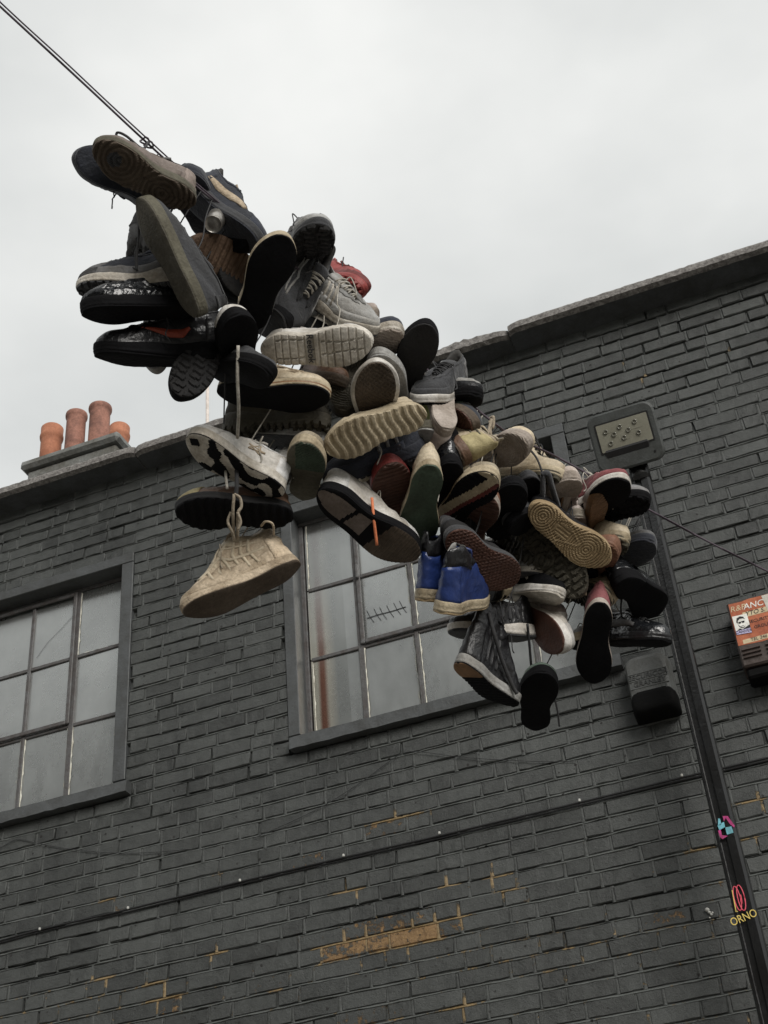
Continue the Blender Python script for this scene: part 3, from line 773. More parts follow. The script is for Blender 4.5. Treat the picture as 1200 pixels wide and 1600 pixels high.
# local: front faces -y ; tilt so that the face looks down
lamp.matrix_world = Matrix.Translation(on_plane(978, 684, 5.22)) @ Matrix.Rotation(tl, 4, 'X')
loft(MB(), [(.26, .22, .03, -.075, 0), (.30, .265, .04, -.04, 0), (.325, .292, .05, 0, 0), (.322, .289, .05, .012, 0), (.305, .272, .045, .017, 0)]).build("housing", M_LAMP, lamp)
loft(MB(), [(.262, .150, .006, .0155, .022), (.262, .150, .006, .0185, .022)]).build("bezel", M_BLACK, lamp)
M_LED = mat("yellowed_reflector", (0.21, 0.205, 0.165), .35, .15, 8, .1)
M_GLS = mat("led_lens", (0.165, 0.16, 0.13), .15, 0, spec=.7)
loft(MB(), [(.246, .134, .004, .0180, .022), (.246, .134, .004, .0205, .022)]).build("reflector_panel", M_LED, lamp)
for x, z in ((-.083, .050), (-.048, .028), (-.014, .056), (.022, .030), (.060, .060), (.066, .004), (-.006, .000), (-.073, -.010)):
    m = MB(); c = (x, -.0235, z)
    ring = [(c[0] + .0095 * math.cos(t), c[1], c[2] + .0095 * math.sin(t)) for t in [2 * PI * i / 12 for i in range(13)]]
    m.tube(ring, .0028, 5); m.build("led", M_GLS, lamp, True)
m = MB()
for x0_, x1_, z in ((-.09, -.04, .040), (-.03, .02, -.012), (.03, .09, .026)): m.box((x0_, -.0212, z), (x1_, -.0206, z + .0012))
m.build("circuit_trace", M_GLS, lamp)
m = MB()
for i in range(9): m.box((-.12 + i * .03, -.012, .1465), (-.105 + i * .03, .06, .156), .003)
m.build("cooling_fin", M_LAMP, lamp)
MB().tube([(.115, -.014, -.103), (.115, -.019, -.103)], .006, 8).build("sensor", M_BLACK, lamp)

# ------------------------------------------------------------------ alarm boxes
M_ALARM = mat("alarm_grey_plastic", (0.088, 0.092, 0.090), .5, .35, 10, .15)
M_EMB = mat("raised_letters", (0.040, 0.041, 0.041), .6, .2)
M_STROBE_SHADE = mat("black_strobe_and_shade", (0.004, 0.004, 0.004), .75, 0, spec=.1)
p = on_plane(1019, 1074, D - .06)
al = empty("alarm_box", (p.x, D - .004, p.z)); tag(al, "grey plastic alarm box with raised lettering and dark lower strobe left of post", "alarm box", "alarm boxes on the wall")
loft(MB(), [(.205, .300, .03, 0, 0), (.205, .300, .035, .05, 0), (.195, .288, .045, .10, 0), (.180, .270, .05, .118, 0), (.15, .24, .05, .122, 0)]).build("housing", M_ALARM, al, False)
loft(MB(), [(.207, .112, .02, .02, -.098), (.206, .110, .03, .085, -.097), (.190, .100, .035, .120, -.092), (.165, .085, .035, .1265, -.088), (.12, .05, .02, .1275, -.086)]).build("strobe_or_shade_block", M_STROBE_SHADE, al, True)
m = MB()
for z in (.048, .012, -.026): m.box((-.088, -.1245, z), (.088, -.1205, z + .003))
for x in (-.07, .03, .05, .07): m.box((x, -.1245, -.06), (x + .003, -.1205, -.028))
m.build("raised_line", M_ALARM, al)
FRONT = lambda x, y, z: Matrix(((1, 0, 0, x), (0, 0, -1, y), (0, 1, 0, z), (0, 0, 0, 1)))
text("SECURICOR", .034, FRONT(0, -.1235, .030), M_EMB, al, .0016, shear=.15)
text("GRANLEY", .034, FRONT(0, -.1235, -.006), M_EMB, al, .0016, shear=.15)
M_BROWN = mat("brown_metal", (0.060, 0.045, 0.040), .6, .5, 9, .3, 90)
M_ORANGE = mat("orange_sticker", (0.36, 0.110, 0.050), .5, .5, 12, .1, tint=(.9, .6, .5))
M_CREAM = mat("cream_strip", (0.60, 0.50, 0.33), .6, .3, 14, .1)
M_PAPER = mat("torn_white_paper", (0.62, 0.61, 0.56), .7, .4, 10, .2)
M_INK = mat("sticker_ink", (0.012, 0.012, 0.012), .6, 0)
M_WHITE = mat("white_print", (0.75, 0.73, 0.68), .6, .2)
M_LILAC = mat("lilac_strip", (0.45, 0.42, 0.62), .6, .2)
yb = D - .14
pt_, pb_ = on_plane(1145, 940, yb), on_plane(1149, 1046, yb)
bx0, bz1, bz0 = (pt_.x + pb_.x) / 2, pt_.z, pb_.z
al2 = empty("alarm_box", (bx0 + .16, D - .004, (bz0 + bz1) / 2)); tag(al2, "brown metal alarm box plastered with a torn orange sticker and a small portrait", "alarm box", "alarm boxes on the wall")
hh = (bz1 - bz0) / 2
MB().box((-.16, -.136, -hh), (.16, .0, hh), .008).build("housing", M_BROWN, al2)
MB().box((-.150, -.12, -hh - .05), (.150, -.01, -hh - .001), .01).build("strobe_or_shade_block", M_STROBE_SHADE, al2)  # near-black block standing in for the shaded underside of the box
m = MB()
for cx_ in (-.105, .0, .105):
    for i in range(3):
        z = -hh + .048 + i * .020
        m.add([(cx_ - .04, -.1365, z), (cx_ + .04, -.1365, z), (cx_ + .04, -.146, z - .009), (cx_ - .04, -.146, z - .009), (cx_ - .04, -.1365, z - .012), (cx_ + .04, -.1365, z - .012)],
              [(0, 3, 2, 1), (3, 4, 5, 2), (0, 4, 3), (1, 2, 5)])
m.build("louvre", M_BROWN, al2)
def patch(name, pts, m, dy, par=al2):
    vv = [(x, -.136 - dy, z) for x, z in pts] + [(x, -.136, z) for x, z in pts]; n = len(pts)
    return mesh_obj(name, vv, [tuple(range(n)), tuple(range(n, 2*n))[::-1]] + [(i, n+i, n+(i+1) % n, (i+1) % n) for i in range(n)], m, par)
sz1, sz0 = hh - .004, -hh + .105
sh_ = sz1 - sz0
patch("sticker", [(-.154, sz0 + .004), (-.05, sz0 - .002), (.06, sz0 + .006), (.154, sz0), (.154, sz1 - .01), (.07, sz1 - .002), (.0, sz1 - .004), (-.06, sz1 - .003), (-.09, sz1 - .008), (-.15, sz1 - .006)], M_ORANGE, .0012)
patch("paper_strip", [(-.10, sz0 + sh_ * .60), (.04, sz0 + sh_ * .60), (.04, sz0 + sh_ * .72), (-.10, sz0 + sh_ * .71)], M_CREAM, .0020)
patch("paper_strip", [(-.13, sz0 + .006), (.06, sz0 + .008), (.06, sz0 + .030), (-.13, sz0 + .027)], M_CREAM, .0020)
patch("torn_paper", [(.0, sz1 - .006), (.10, sz1 - .002), (.14, sz0 + .08), (.10, sz0 + .05), (.05, sz0 + .065), (.03, sz0 + .10), (.012, sz0 + .13)], M_PAPER, .0028)
patch("torn_paper", [(.02, sz0 + .03), (.09, sz0 + .005), (.12, sz0 + .012), (.05, sz0 + .036)], M_PAPER, .0032)
FR2 = lambda x, y, z, r=0: FRONT(x, y, z) @ Matrix.Rotation(r, 4, 'Z')
text("R&P", .040, FR2(-.115, -.138, sz1 - .038), M_CREAM, al2, .0004, shear=.2)
text("ANC", .042, FR2(-.045, -.138, sz1 - .040), M_WHITE, al2, .0004, shear=.2)
text("YTO S.", .030, FR2(-.045, -.1388, sz0 + sh_ * .66), M_INK, al2, .0004, shear=.2)
text("SECURITY", .022, FR2(-.035, -.138, sz0 + sh_ * .47), M_INK, al2, .0004)
text("GROUP", .022, FR2(-.03, -.138, sz0 + sh_ * .33), M_INK, al2, .0004)
text("TEL 246", .022, FR2(-.06, -.1388, sz0 + .018), M_INK, al2, .0004, shear=.2)
# small portrait print
pz = sz0 + sh_ * .24; px0 = -.148
def pp(name, pts, m, dy): patch(name, [(px0 + x, pz + z) for x, z in pts], m, dy)
pp("portrait_print", [(0, .006), (.066, .0), (.066, .098), (0, .100)], M_WHITE, .0036)
pp("portrait_ink", [(.012, .066), (.018, .086), (.034, .092), (.048, .086), (.052, .070), (.046, .078), (.030, .080), (.020, .072), (.017, .058)], M_INK, .0044)
pp("portrait_ink", [(.020, .060), (.048, .062), (.048, .066), (.020, .064)], M_INK, .0044)
for cx_ in (.026, .042): pp("portrait_ink", [(cx_ + .0062 * math.cos(t), .060 + .005 * math.sin(t)) for t in [2*PI*i/8 for i in range(8)]], M_INK, .0044)
pp("portrait_ink", [(.029, .040), (.041, .041), (.041, .043), (.029, .0425)], M_INK, .0044)
pp("portrait_ink", [(.016, .056), (.020, .040), (.030, .030), (.042, .032), (.050, .044), (.044, .036), (.032, .034), (.023, .043)], M_INK, .0044)
pp("portrait_ink", [(.004, .022), (.020, .032), (.030, .024), (.044, .030), (.066, .040), (.066, .022)], M_INK, .0044)
pp("caption_strip", [(.0, .004), (.066, -.002), (.066, .022), (.0, .024)], M_LILAC, .0044)
text("CANVER", .019, FR2(px0 + .033, -.1410, pz + .012, -.05), M_INK, al2, .0004)
# wall plug remains
pw = on_plane(1106, 1426, D - .006)
wp = empty("plaster_lump", pw); tag(wp, "small white plaster lump stuck on a brick left of the lamp post", "plaster lump")
m = MB()
for (dx, dz, r_) in ((0, .012, .010), (.006, .0, .007), (.012, -.010, .006), (.003, -.022, .004), (.018, -.004, .005)):
    m.lathe([(0.0001, -r_), (r_ * .8, -r_ * .5), (r_, 0), (r_ * .8, r_ * .5), (0.0001, r_)], 8, (dx, 0, dz))
m.build("lump", M_CLIP, wp, True)

# ------------------------------------------------------------------ unseen terrace and tall block added opposite to shape reflections, shade and bounce
M_PALE = mat("pale_bounce_wall", (0.55, 0.53, 0.48), .8, .3, 2, .3)
M_OPP = mat("dark_block_face", (0.075, 0.07, 0.065), .8, .5, 2, .3)
op = MB().box((-60, -12, 0), (60, -5.5, 4.6)).build("unseen_street_block", M_PALE); op["kind"] = "structure"
op = MB().box((-45, -40, 0), (3, -25, 26.0)).build("unseen_street_block", M_OPP); op["kind"] = "structure"

#SHOES
# ------------------------------------------------------------------ the wire
def depth0(u): return 3.62 + (u - 150) / 850 * 0.80
WIRE_PX = [(-120, -100), (0, 10), (130, 130), (265, 255), (400, 368), (550, 488), (660, 572), (755, 648), (800, 681), (885, 722), (995, 786), (1100, 843), (1200, 893), (1330, 955)]
WIRE = smooth_path([at(u, v, depth0(u) + .03) for u, v in WIRE_PX], 8)
M_ROPE = mat("violet_grey_cable", (0.075, 0.058, 0.075), .5, .2, 30, .1)
wire = empty("overhead_wire", at(600, 525, depth0(600) + .03))
tag(wire, "twin dark cable slung across the sky that carries all the shoes", "wire")
wo = Vector(wire.location)
MB().tube([p - wo for p in WIRE], .0034, 6).build("strand", M_ROPE, wire, True)
MB().tube([p - wo + UP * .0075 * (1 if i < 24 else max(0, 1 - (i - 24) / 8)) + RT * .004 + FW * .006 * math.sin(i * .8) for i, p in enumerate(WIRE)], .0024, 6).build("strand", M_ROPE, wire, True)
m = MB()
for i, (u, v) in enumerate(((226, 220), (232, 226))):
    c = at(u, v, depth0(u) + .03) - wo
    m.tube([c + RT * .012 * math.cos(t) - UP * .012 * math.sin(t) * .7 + FW * .010 * math.sin(t * 2) for t in [2 * PI * k / 12 for k in range(13)]], .0026, 5)
m.build("tie", M_ROPE, wire, True)

# ------------------------------------------------------------------ shoes
def spline(tab):
    xs = np.array([t[0] for t in tab], float); ys = np.array([t[1] for t in tab], float)
    n = len(xs); h = np.diff(xs); A = np.zeros((n, n)); b = np.zeros(n)
    A[0, 0] = A[-1, -1] = 1
    for i in range(1, n - 1):
        A[i, i-1], A[i, i], A[i, i+1] = h[i-1], 2 * (h[i-1] + h[i]), h[i]
        b[i] = 6 * ((ys[i+1] - ys[i]) / h[i] - (ys[i] - ys[i-1]) / h[i-1])
    M = np.linalg.solve(A, b)
    def f(x):
        x = np.clip(np.asarray(x, float), xs[0], xs[-1]); i = np.clip(np.searchsorted(xs, x) - 1, 0, n - 2)
        d1 = x - xs[i]; d2 = xs[i+1] - x; hi = h[i]
        return (M[i]*d2**3 + M[i+1]*d1**3) / (6*hi) + (ys[i]/hi - M[i]*hi/6)*d2 + (ys[i+1]/hi - M[i+1]*hi/6)*d1
    return f
def th_of(x): return np.arccos(np.clip(2 * np.asarray(x, float) - 1, -1, 1))
def wid(tab):
    t = sorted((float(th_of(x)), y) for x, y in tab); return spline(t)
MED = wid([(1, 0), (.95, .078), (.87, .125), (.75, .150), (.65, .145), (.5, .108), (.38, .098), (.2, .115), (.08, .088), (0, 0)])
LAT = wid([(1, 0), (.95, .085), (.87, .135), (.75, .165), (.65, .165), (.5, .145), (.38, .130), (.2, .125), (.08, .092), (0, 0)])
OPW = wid([(0, 0), (.06, .045), (.15, .066), (.35, .085), (.55, .072), (.75, .048), (.9, .036), (1, 0)])
def sstep(a, b, x):
    t = np.clip((x - a) / (b - a), 0, 1); return t * t * (3 - 2 * t)

def tread(kind, X, Y, sd):
    """height 0..1 (1 = proud of the sole) and colour zone for points of the sole"""
    z = np.zeros_like(X, dtype=int)
    edge = None
    if kind == 'flat': h = 0.9 + 0.05 * np.sin(X * 90) * np.sin(Y * 80)
    elif kind == 'ribs': h = sstep(-.75, -.35, np.sin(2 * PI * X * 21)) * (np.abs(Y) < .15) + (np.abs(Y) >= .15)
    elif kind == 'wave': h = sstep(-.7, .6, np.sin(2 * PI * (X * 13 + .35 * np.sin(Y * 16))))
    elif kind == 'herring': h = sstep(-.5, .1, np.sin(2 * PI * (X * 24 + .5 * np.abs(((Y * 14) % 2) - 1))))
    elif kind == 'waffle':
        a, b = (X + Y) * 22, (X - Y) * 22
        h = 1 - np.minimum(np.exp(-((a % 1 - .5) / .22) ** 2) * 0 + np.maximum(np.abs(a % 1 - .5) < .17, np.abs(b % 1 - .5) < .17), 1) * 0.0 - (~((np.abs(a % 1 - .5) < .2) | (np.abs(b % 1 - .5) < .2))) * 1.0
        h = np.clip(h, 0, 1)
    elif kind == 'circles':
        r1 = np.hypot(X - .72, Y + .01); r2 = np.hypot(X - .16, Y)
        r = np.where(X > .42, r1, r2)
        h = sstep(-.6, .0, np.sin(2 * PI * r * 36)); h = np.where((X > .34) & (X < .50) & (np.abs(Y) < .06), .25 + .75 * (np.abs((Y * 30) % 1 - .5) < .3), h)
    elif kind == 'lug':
        row = np.floor(X * 15); a = (Y * 8 + .25 * np.sin(row * 2.1) + (row % 2) * .5) % 1; b = (X * 15 + .25 * np.sin(Y * 12)) % 1
        h = ((np.abs(b - .5) < .33) & (np.abs(a - .5) < .36)) * 1.0
    elif kind == 'block':
        h = (np.abs((X * 15) % 1 - .5) < .40) * 1.0
        h = np.where((np.abs(np.abs(Y) - .062 - .02 * np.sin(X * 6)) < .007) & ((X > .55) & (X < .93) | (X < .40) & (X > .14)), 0, h)
        z = np.where((X > .42) & (X < .49), 1, 0)
        h = np.where((X > .425) & (X < .485), .35, h)
        h = np.where(X < .13, .9, h)
    elif kind == 'swirl':
        r = np.hypot(X - .75, Y - .03); r2 = np.hypot(X - .3, Y + .05)
        h = sstep(-.5, .3, np.sin(2 * PI * (np.minimum(r, r2) * 22 + .7 * np.arctan2(Y, X - .5) / PI)))
        z = np.where(np.hypot(X - .80, Y) < .06, 1, 0)
    elif kind == 'blotch':
        q = np.sin(X * 21 + 2 * np.sin(Y * 19 + sd)) + np.sin(Y * 33 + 2.2 * np.sin(X * 13 + sd)) + .8 * np.sin((X - Y) * 30)
        z = np.where(q > .1, 1, 0); z = np.where((X > .80) & (np.abs(Y - .03 + (X - .9) * .9) > .045), 0, z)
        h = np.where(z == 1, 1, .55)
    elif kind == 'outline':
        w = np.where(Y > 0, MED(th_of(X)), LAT(th_of(X))); e = np.abs(Y) / np.maximum(w, 1e-3)
        z = np.where((e > .74) | (np.abs(X - .33 - .3 * Y) < .012), 1, 0)
        z = np.where((X > .50) & (X < .66), 1, z); z = np.where(X > .62 + .2 * Y, 2, z)
        h = np.where(z == 1, 1, .72 + .1 * np.sin(X * 160)); h = np.where(z == 2, .8 + .2 * np.sin(2 * PI * X * 34), h)
    elif kind == 'heelpad':
        h = sstep(-.6, -.2, np.sin(2 * PI * X * 17)); z = np.where(X < .27, 1, 0); h = np.where(X < .27, .95, h)
    elif kind == 'green':
        z = np.where((X > .62) & (Y < .08), 1, 0); h = np.where(z == 1, sstep(-.5, .2, np.sin(2 * PI * (X + Y) * 26)), .8)
    elif kind == 'knobs':
        h = sstep(-.1, .4, np.sin(2 * PI * X * 13) * np.sin(2 * PI * Y * 15 + PI * np.floor(X * 13)))
    elif kind == 'stripe3':
        z = np.where(np.abs(Y + .02 - .2 * (X - .6)) < .045, 1, 0); z = np.where(np.abs(Y - .035 - .2 * (X - .6)) < .016, 2, z)
        z = np.where(X > .93, 1, z); h = np.where(z > 0, .8, sstep(-.5, .0, np.sin(2 * PI * X * 20)))
    elif kind == 'lines':
        h = sstep(-.9, -.6, np.sin(2 * PI * (X * 9 + .6 * Y))); h = h * (.8 + .2 * np.sin(X * 120))
    else: h = np.ones_like(X)
    return h.astype(float), z

STYLE = {  # th heel, th toe, collar factor, throat x, flare, toe box, heel block, midsole side
    'run':  dict(th=.115, tt=.070, hc=1.00, xt=.66, fl=.012, tb=.92, td=.016),
    'vulc': dict(th=.085, tt=.085, hc=.92, xt=.66, fl=.006, tb=.80, td=.008),
    'court': dict(th=.100, tt=.090, hc=1.05, xt=.66, fl=.010, tb=.95, td=.010),
    'hi':   dict(th=.095, tt=.085, hc=1.75, xt=.66, fl=.008, tb=.92, td=.010),
    'bball': dict(th=.120, tt=.085, hc=1.55, xt=.68, fl=.012, tb=1.0, td=.012),
    'boot': dict(th=.150, tt=.095, hc=2.05, xt=.66, fl=.010, tb=1.10, td=.030),
    'slip': dict(th=.085, tt=.080, hc=.85, xt=.56, fl=.006, tb=.80, td=.008),
    'dress': dict(th=.110, tt=.045, hc=.92, xt=.58, fl=.004, tb=.78, td=.004),
}
def grid_faces(nr, nc, closed):
    i = np.arange(nr - 1)[:, None]; j = np.arange(nc if closed else nc - 1)[None, :]
    j2 = (j + 1) % nc
    return np.stack([i*nc + j, i*nc + j2, (i+1)*nc + j2, (i+1)*nc + j], -1).reshape(-1, 4)
def vnormals(V, F):
    n = np.zeros_like(V); a = V[F[:, 2]] - V[F[:, 0]]; b = V[F[:, 3]] - V[F[:, 1]]
    c = np.cross(a, b)
    for k in range(4): np.add.at(n, F[:, k], c)
    return n / np.maximum(np.linalg.norm(n, axis=1, keepdims=True), 1e-9)

class Shoe:
    N = 30                                        # stations per side
    K = 13
    def __init__(s, style, L, mir, seed, **kw):
        s.st = dict(STYLE[style]); s.st.update({k: v for k, v in kw.items() if k in s.st}); s.style = style
        s.L, s.mir, s.seed = L, mir, seed
        s.wf = kw.get('wide', 1.0) * 1.09
        s.rs = np.random.default_rng(seed); s.ph = s.rs.uniform(0, 6, 8)
        th = np.linspace(0, PI, s.N + 1)
        th = np.concatenate([th, th[-2:0:-1]]); sd = np.array([1] * (s.N + 1) + [-1] * (s.N - 1))
        s.th, s.sd = th, sd
        s.ox = (1 + np.cos(th)) / 2
        s.oy = np.where(sd > 0, MED(th), -LAT(th)) * s.wf
        s.oy = s.oy + .018 * sstep(.6, 1, s.ox)   # the toe leans inwards
    def thick(s, X):
        t = s.st['th'] + (s.st['tt'] - s.st['th']) * sstep(.15, .75, X)
        if s.style in ('boot', 'dress'):
            t = s.st['tt'] + (s.st['th'] - s.st['tt']) * (1 - sstep(.26, .30, X))
        return t
    def spring(s, X):
        return .055 * sstep(.62, 1.05, X) ** 1.3 + .012 * sstep(.12, 0, X)
    def fin(s, P):
        P = np.asarray(P, float).copy()
        sp = s.spring(P[:, 0])
        w = .010 * (np.sin(P[:, 0] * 5 + s.ph[0]) * .5 + np.sin(P[:, 1] * 11 + P[:, 0] * 3 + s.ph[1]) * .4)
        P[:, 2] += sp + w * np.clip(P[:, 2] * 6, 0, 1)
        P[:, 1] += .012 * np.sin(P[:, 0] * 4 + s.ph[2]) * np.clip(P[:, 2] * 4, 0, 1)
        P[:, 0] -= .5
        P *= s.L
        if s.mir < 0: P[:, 1] *= -1
        return P
    def mk(s, name, V, F, mats, par, fm=None, smooth=True, raw=False):
        V = V if raw else s.fin(V)
        F = np.asarray(F)
        if s.mir < 0: F = F[:, ::-1]
        return mesh_obj(name, V, F, mats, par, smooth, fm)
    def surf(s, k):
        """ring of the upper at height fraction k (0 sole, 1 topline)"""
        st = s.st; hc = st['hc']; th = s.th
        q = (1 + np.cos(th)) / 2                  # 0 heel .. 1 toe
        xh, xt = .025, st['xt']
        px = xh + (xt - xh) * q
        if hc > 1.3: px = np.where(q < .6, px, px)
        py = OPW(th_of(q)) * s.sd * np.where(s.sd > 0, .95, 1.0)
        ztop = np.interp(q, [0, .07, .15, .35, .5, .6, .75, .9, 1], [.305, .295, .272, .232, .238, .250, .218, .185, .160])
        if hc > 1.3:
            zhi = np.interp(q, [0, .1, .3, .5, .58, .7, .85, .93, 1], [.305, .300, .292, .298, .305, .255, .205, .180, .160])
            ztop = zhi
        up = np.clip((ztop - .16) / .145, 0, 2)
        ztop = ztop * (1 + .07 * np.sin(q * 9 + s.ph[6] + s.sd))
        ztop = np.where(q < .93, .16 + (ztop - .16) * (1 + (hc - 1) * 2.0 * sstep(.95, .55, q)), ztop)
        P = np.stack([px, py, ztop], 1)
        O = np.stack([s.ox, s.oy, np.zeros_like(px)], 1)
        cz = np.where(q > .8, st['tb'], .80) ; cz = .80 + (st['tb'] - .80) * sstep(.6, 1, q)
        cb = .05 + .10 * sstep(.9, .5, q)
        C = O + (P - O) * cb[:, None]; C[:, 2] = P[:, 2] * cz
        if hc > 1.3:
            C[:, 2] = np.where(q < .6, np.minimum(C[:, 2], .22), C[:, 2])
            C[:, :2] = np.where((q < .6)[:, None], O[:, :2] + (P[:, :2] - O[:, :2]) * .45, C[:, :2])
        R = O * (1 - k) ** 2 + 2 * k * (1 - k) * C + k * k * P
        return R
    def build(s, par, cols, tread_kind, zones=(), deco=None, mid_mat2=None, lace=True, tongue=True, lining=None, out2=None, out3=None):
        st = s.st; n = 2 * s.N
        up, mid, out, acc, lac = cols
        ks = np.linspace(0, 1, s.K) ** .9
        G = np.stack([s.surf(k) for k in ks])     # K x n x 3
        V = G.reshape(-1, 3); F = grid_faces(s.K, n, True)
        nrm = vnormals(V, F)
        cen = np.array([.5, 0, .05])
        if np.mean(np.sum(nrm * (V - cen), 1)) < 0: F = F[:, ::-1]; nrm = -nrm
        # creases over the toes and ankles
        cr = .0085 * np.sin(V[:, 0] * 62 + 4 * np.sin(V[:, 1] * 18) + s.ph[3]) * sstep(.5, .6, V[:, 0]) * sstep(.82, .7, V[:, 0]) + .0055 * np.sin(V[:, 2] * 55 + V[:, 0] * 18 + s.ph[4]) * sstep(.45, .2, V[:, 0]) + .005 * np.sin(V[:, 0] * 21 + s.ph[6]) * np.sin(V[:, 2] * 33 + V[:, 1] * 17 + s.ph[7])
        cr *= np.clip(V[:, 2] * 12, 0, 1)
        V = V + nrm * cr[:, None]
        U = s.mk("upper", V, F, up, par)
        # inside
        Pt = s.surf(1.0); ins = []
        for f, dz in ((1.0, .004), (.93, .006), (.86, -.03), (.84, -.10), (.84, -.16)):
            r = Pt.copy(); c = np.array([.33, 0, 0]); r[:, :2] = Pt[:, :2] * f + (1 - f) * np.array([[.36, 0]]); r[:, 2] = np.maximum(Pt[:, 2] + dz, .03); ins.append(r)
        r = ins[-1].copy(); r[:, 2] = .02; ins.append(r)
        r = ins[-1].copy(); r[:, :2] = np.array([[.36, 0]]) + (r[:, :2] - np.array([[.36, 0]])) * .1; ins.append(r)
        LV = np.concatenate(ins); LF = grid_faces(len(ins), n, True)
        s.mk("lining", LV, LF[:, ::-1], lining or M_LINING, par)
        # overlays standing proud of the upper
        Gx = V[F].mean(1); kk = np.repeat(np.arange(s.K - 1), n) / (s.K - 1); ox = np.tile(s.ox, s.K - 1); qq = ox
        for nm, m_, raise_ in zones:
            if nm == 'toe_cap': mask = (ox > .80) & (kk < .62)
            elif nm == 'mudguard': mask = (kk < .24) & (ox > .25)
            elif nm == 'heel_counter': mask = (ox < .20) & (kk < .62)
            elif nm == 'eyestay': mask = (kk > .72) & (ox > .55) & (ox < .95)
            elif nm == 'collar': mask = (kk > .80) & (ox <= .50)
            elif nm == 'collar_band': mask = (kk > .66) & (ox <= .55)
            elif nm == 'heel_tab': mask = (ox < .07) & (kk > .3)
            elif nm == 'side_panel': mask = (ox > .28) & (ox < .62) & (kk > .12) & (kk < .70)
            elif nm == 'saddle': mask = (ox > .40) & (ox < .66) & (kk < .9)
            else: continue
            fs_ = F[mask]
            if not len(fs_): continue
            used = np.unique(fs_); mp = -np.ones(len(V), int); mp[used] = np.arange(len(used))
            a = V[used] + nrm[used] * raise_; b_ = V[used] - nrm[used] * .002
            f1 = mp[fs_]; e = {}
            for q in f1:
                for x in range(4):
                    k_ = (q[x], q[(x+1) % 4]); e[k_] = e.get(k_, 0) + 1
            sk = [(i_, i_ + len(used), j_ + len(used), j_) for (i_, j_) in e if (j_, i_) not in e]
            sk = [q[::-1] for q in sk] if False else sk
            FF = np.concatenate([f1, np.array(sk, int).reshape(-1, 4)])
            s.mk(nm, np.concatenate([a, b_]), FF, m_, par)
        # side decoration as raised ribbons following the surface
        if deco:
            dm = deco[1]
            for side in (1, -1):
                paths = {'swoosh': [([(.30, .34), (.36, .22), (.46, .24), (.60, .36), (.74, .52)], [.010, .032, .030, .016, .004])],
                         'stripes3': [([(.40 + d, .12), (.47 + d, .85)], [.013, .013]) for d in (0, .075, .15)],
                         'bars': [([(.26 + d, .15), (.30 + d, .75)], [.016, .016]) for d in (0, .10, .20)],
                         'n': [([(.36, .2), (.34, .72)], [.014, .014]), ([(.34, .70), (.54, .22)], [.014, .014]), ([(.54, .2), (.52, .72)], [.014, .014])],
                         'wave': [([(.10, .5), (.25, .62), (.40, .45), (.60, .55), (.8, .35)], [.010] * 5), ([(.14, .3), (.3, .38), (.5, .25), (.75, .3)], [.008] * 4)],
                         'star': [([(.33, .45), (.53, .45)], [.006, .005]), ([(.53, .45), (.36, .28)], [.005, .006]), ([(.36, .28), (.43, .68)], [.006, .005]), ([(.43, .68), (.50, .28)], [.005, .006]), ([(.50, .28), (.33, .45)], [.006, .005])],
                         'panel': [([(.12, .35), (.3, .30), (.5, .32), (.7, .30)], [.02, .045, .045, .02])],
                         'lattice': [([(.30 + d, .12), (.36 + d, .5), (.33 + d, .85)], [.011, .014, .010]) for d in (0, .08, .16, .24, .32, .40)] + [([(.2, .4), (.5, .42), (.85, .40)], [.013] * 3), ([(.28, .68), (.5, .70), (.7, .68)], [.010] * 3)]}[deco[0]]
                VV, FF = [], []
                for pts, ws in paths:
                    P = np.array(pts); t = np.linspace(0, len(P) - 1, 7 * (len(P) - 1) + 1)
                    cx = np.interp(t, range(len(P)), P[:, 0]); ck = np.interp(t, range(len(P)), P[:, 1]); w = np.interp(t, range(len(P)), ws)
                    c = s.eval(cx, ck, side); dx = s.eval(cx + .01, ck, side) - c; dk = s.eval(cx, np.minimum(ck + .03, 1), side) - c
                    nn = np.cross(dx, dk) * side; nn /= np.maximum(np.linalg.norm(nn, axis=1, keepdims=True), 1e-9)
                    if np.mean(nn[:, 1] * side) < 0: nn = -nn
                    tg = np.gradient(c, axis=0); bt = np.cross(nn, tg); bt /= np.maximum(np.linalg.norm(bt, axis=1, keepdims=True), 1e-9)
                    base = len(VV)
                    for i in range(len(t)):
                        for sg, h in ((-1, -.004), (-1, .008), (1, .008), (1, -.004)):
                            VV.append(c[i] + bt[i] * w[i] * sg + nn[i] * h)
                    for i in range(len(t) - 1):
                        for q in range(3):
                            FF.append((base+4*i+q, base+4*i+4+q, base+4*i+5+q, base+4*i+1+q) if True else 0)
                    FF.append((base, base+1, base+2, base+3)); FF.append((base+4*(len(t)-1), base+4*(len(t)-1)+3, base+4*(len(t)-1)+2, base+4*(len(t)-1)+1))
                s.mk({'swoosh': 'side_swoosh', 'n': 'side_letter', 'star': 'side_star'}.get(deco[0], 'side_stripe'), VV, FF, dm, par)
        # midsole
        tg = np.roll(np.stack([s.ox, s.oy], 1), -1, 0) - np.roll(np.stack([s.ox, s.oy], 1), 1, 0)
        on = np.stack([tg[:, 1], -tg[:, 0]], 1); on /= np.maximum(np.linalg.norm(on, axis=1, keepdims=True), 1e-9)
        if np.sum(on * (np.stack([s.ox, s.oy], 1) - [.5, 0])) < 0: on = -on
        t = s.thick(s.ox); fl = st['fl']; rings = []
        fox = .030 if s.style in ('vulc', 'slip') else .022
        wv = 1 + (.35 * np.sin(s.ox * 12 + s.ph[5]) if s.style in ('run', 'bball') else 0)
        tt2 = np.minimum(t, st['tt'] * 1.0 + (t - st['tt']) * (0 if s.style in ('boot', 'dress') else 1))
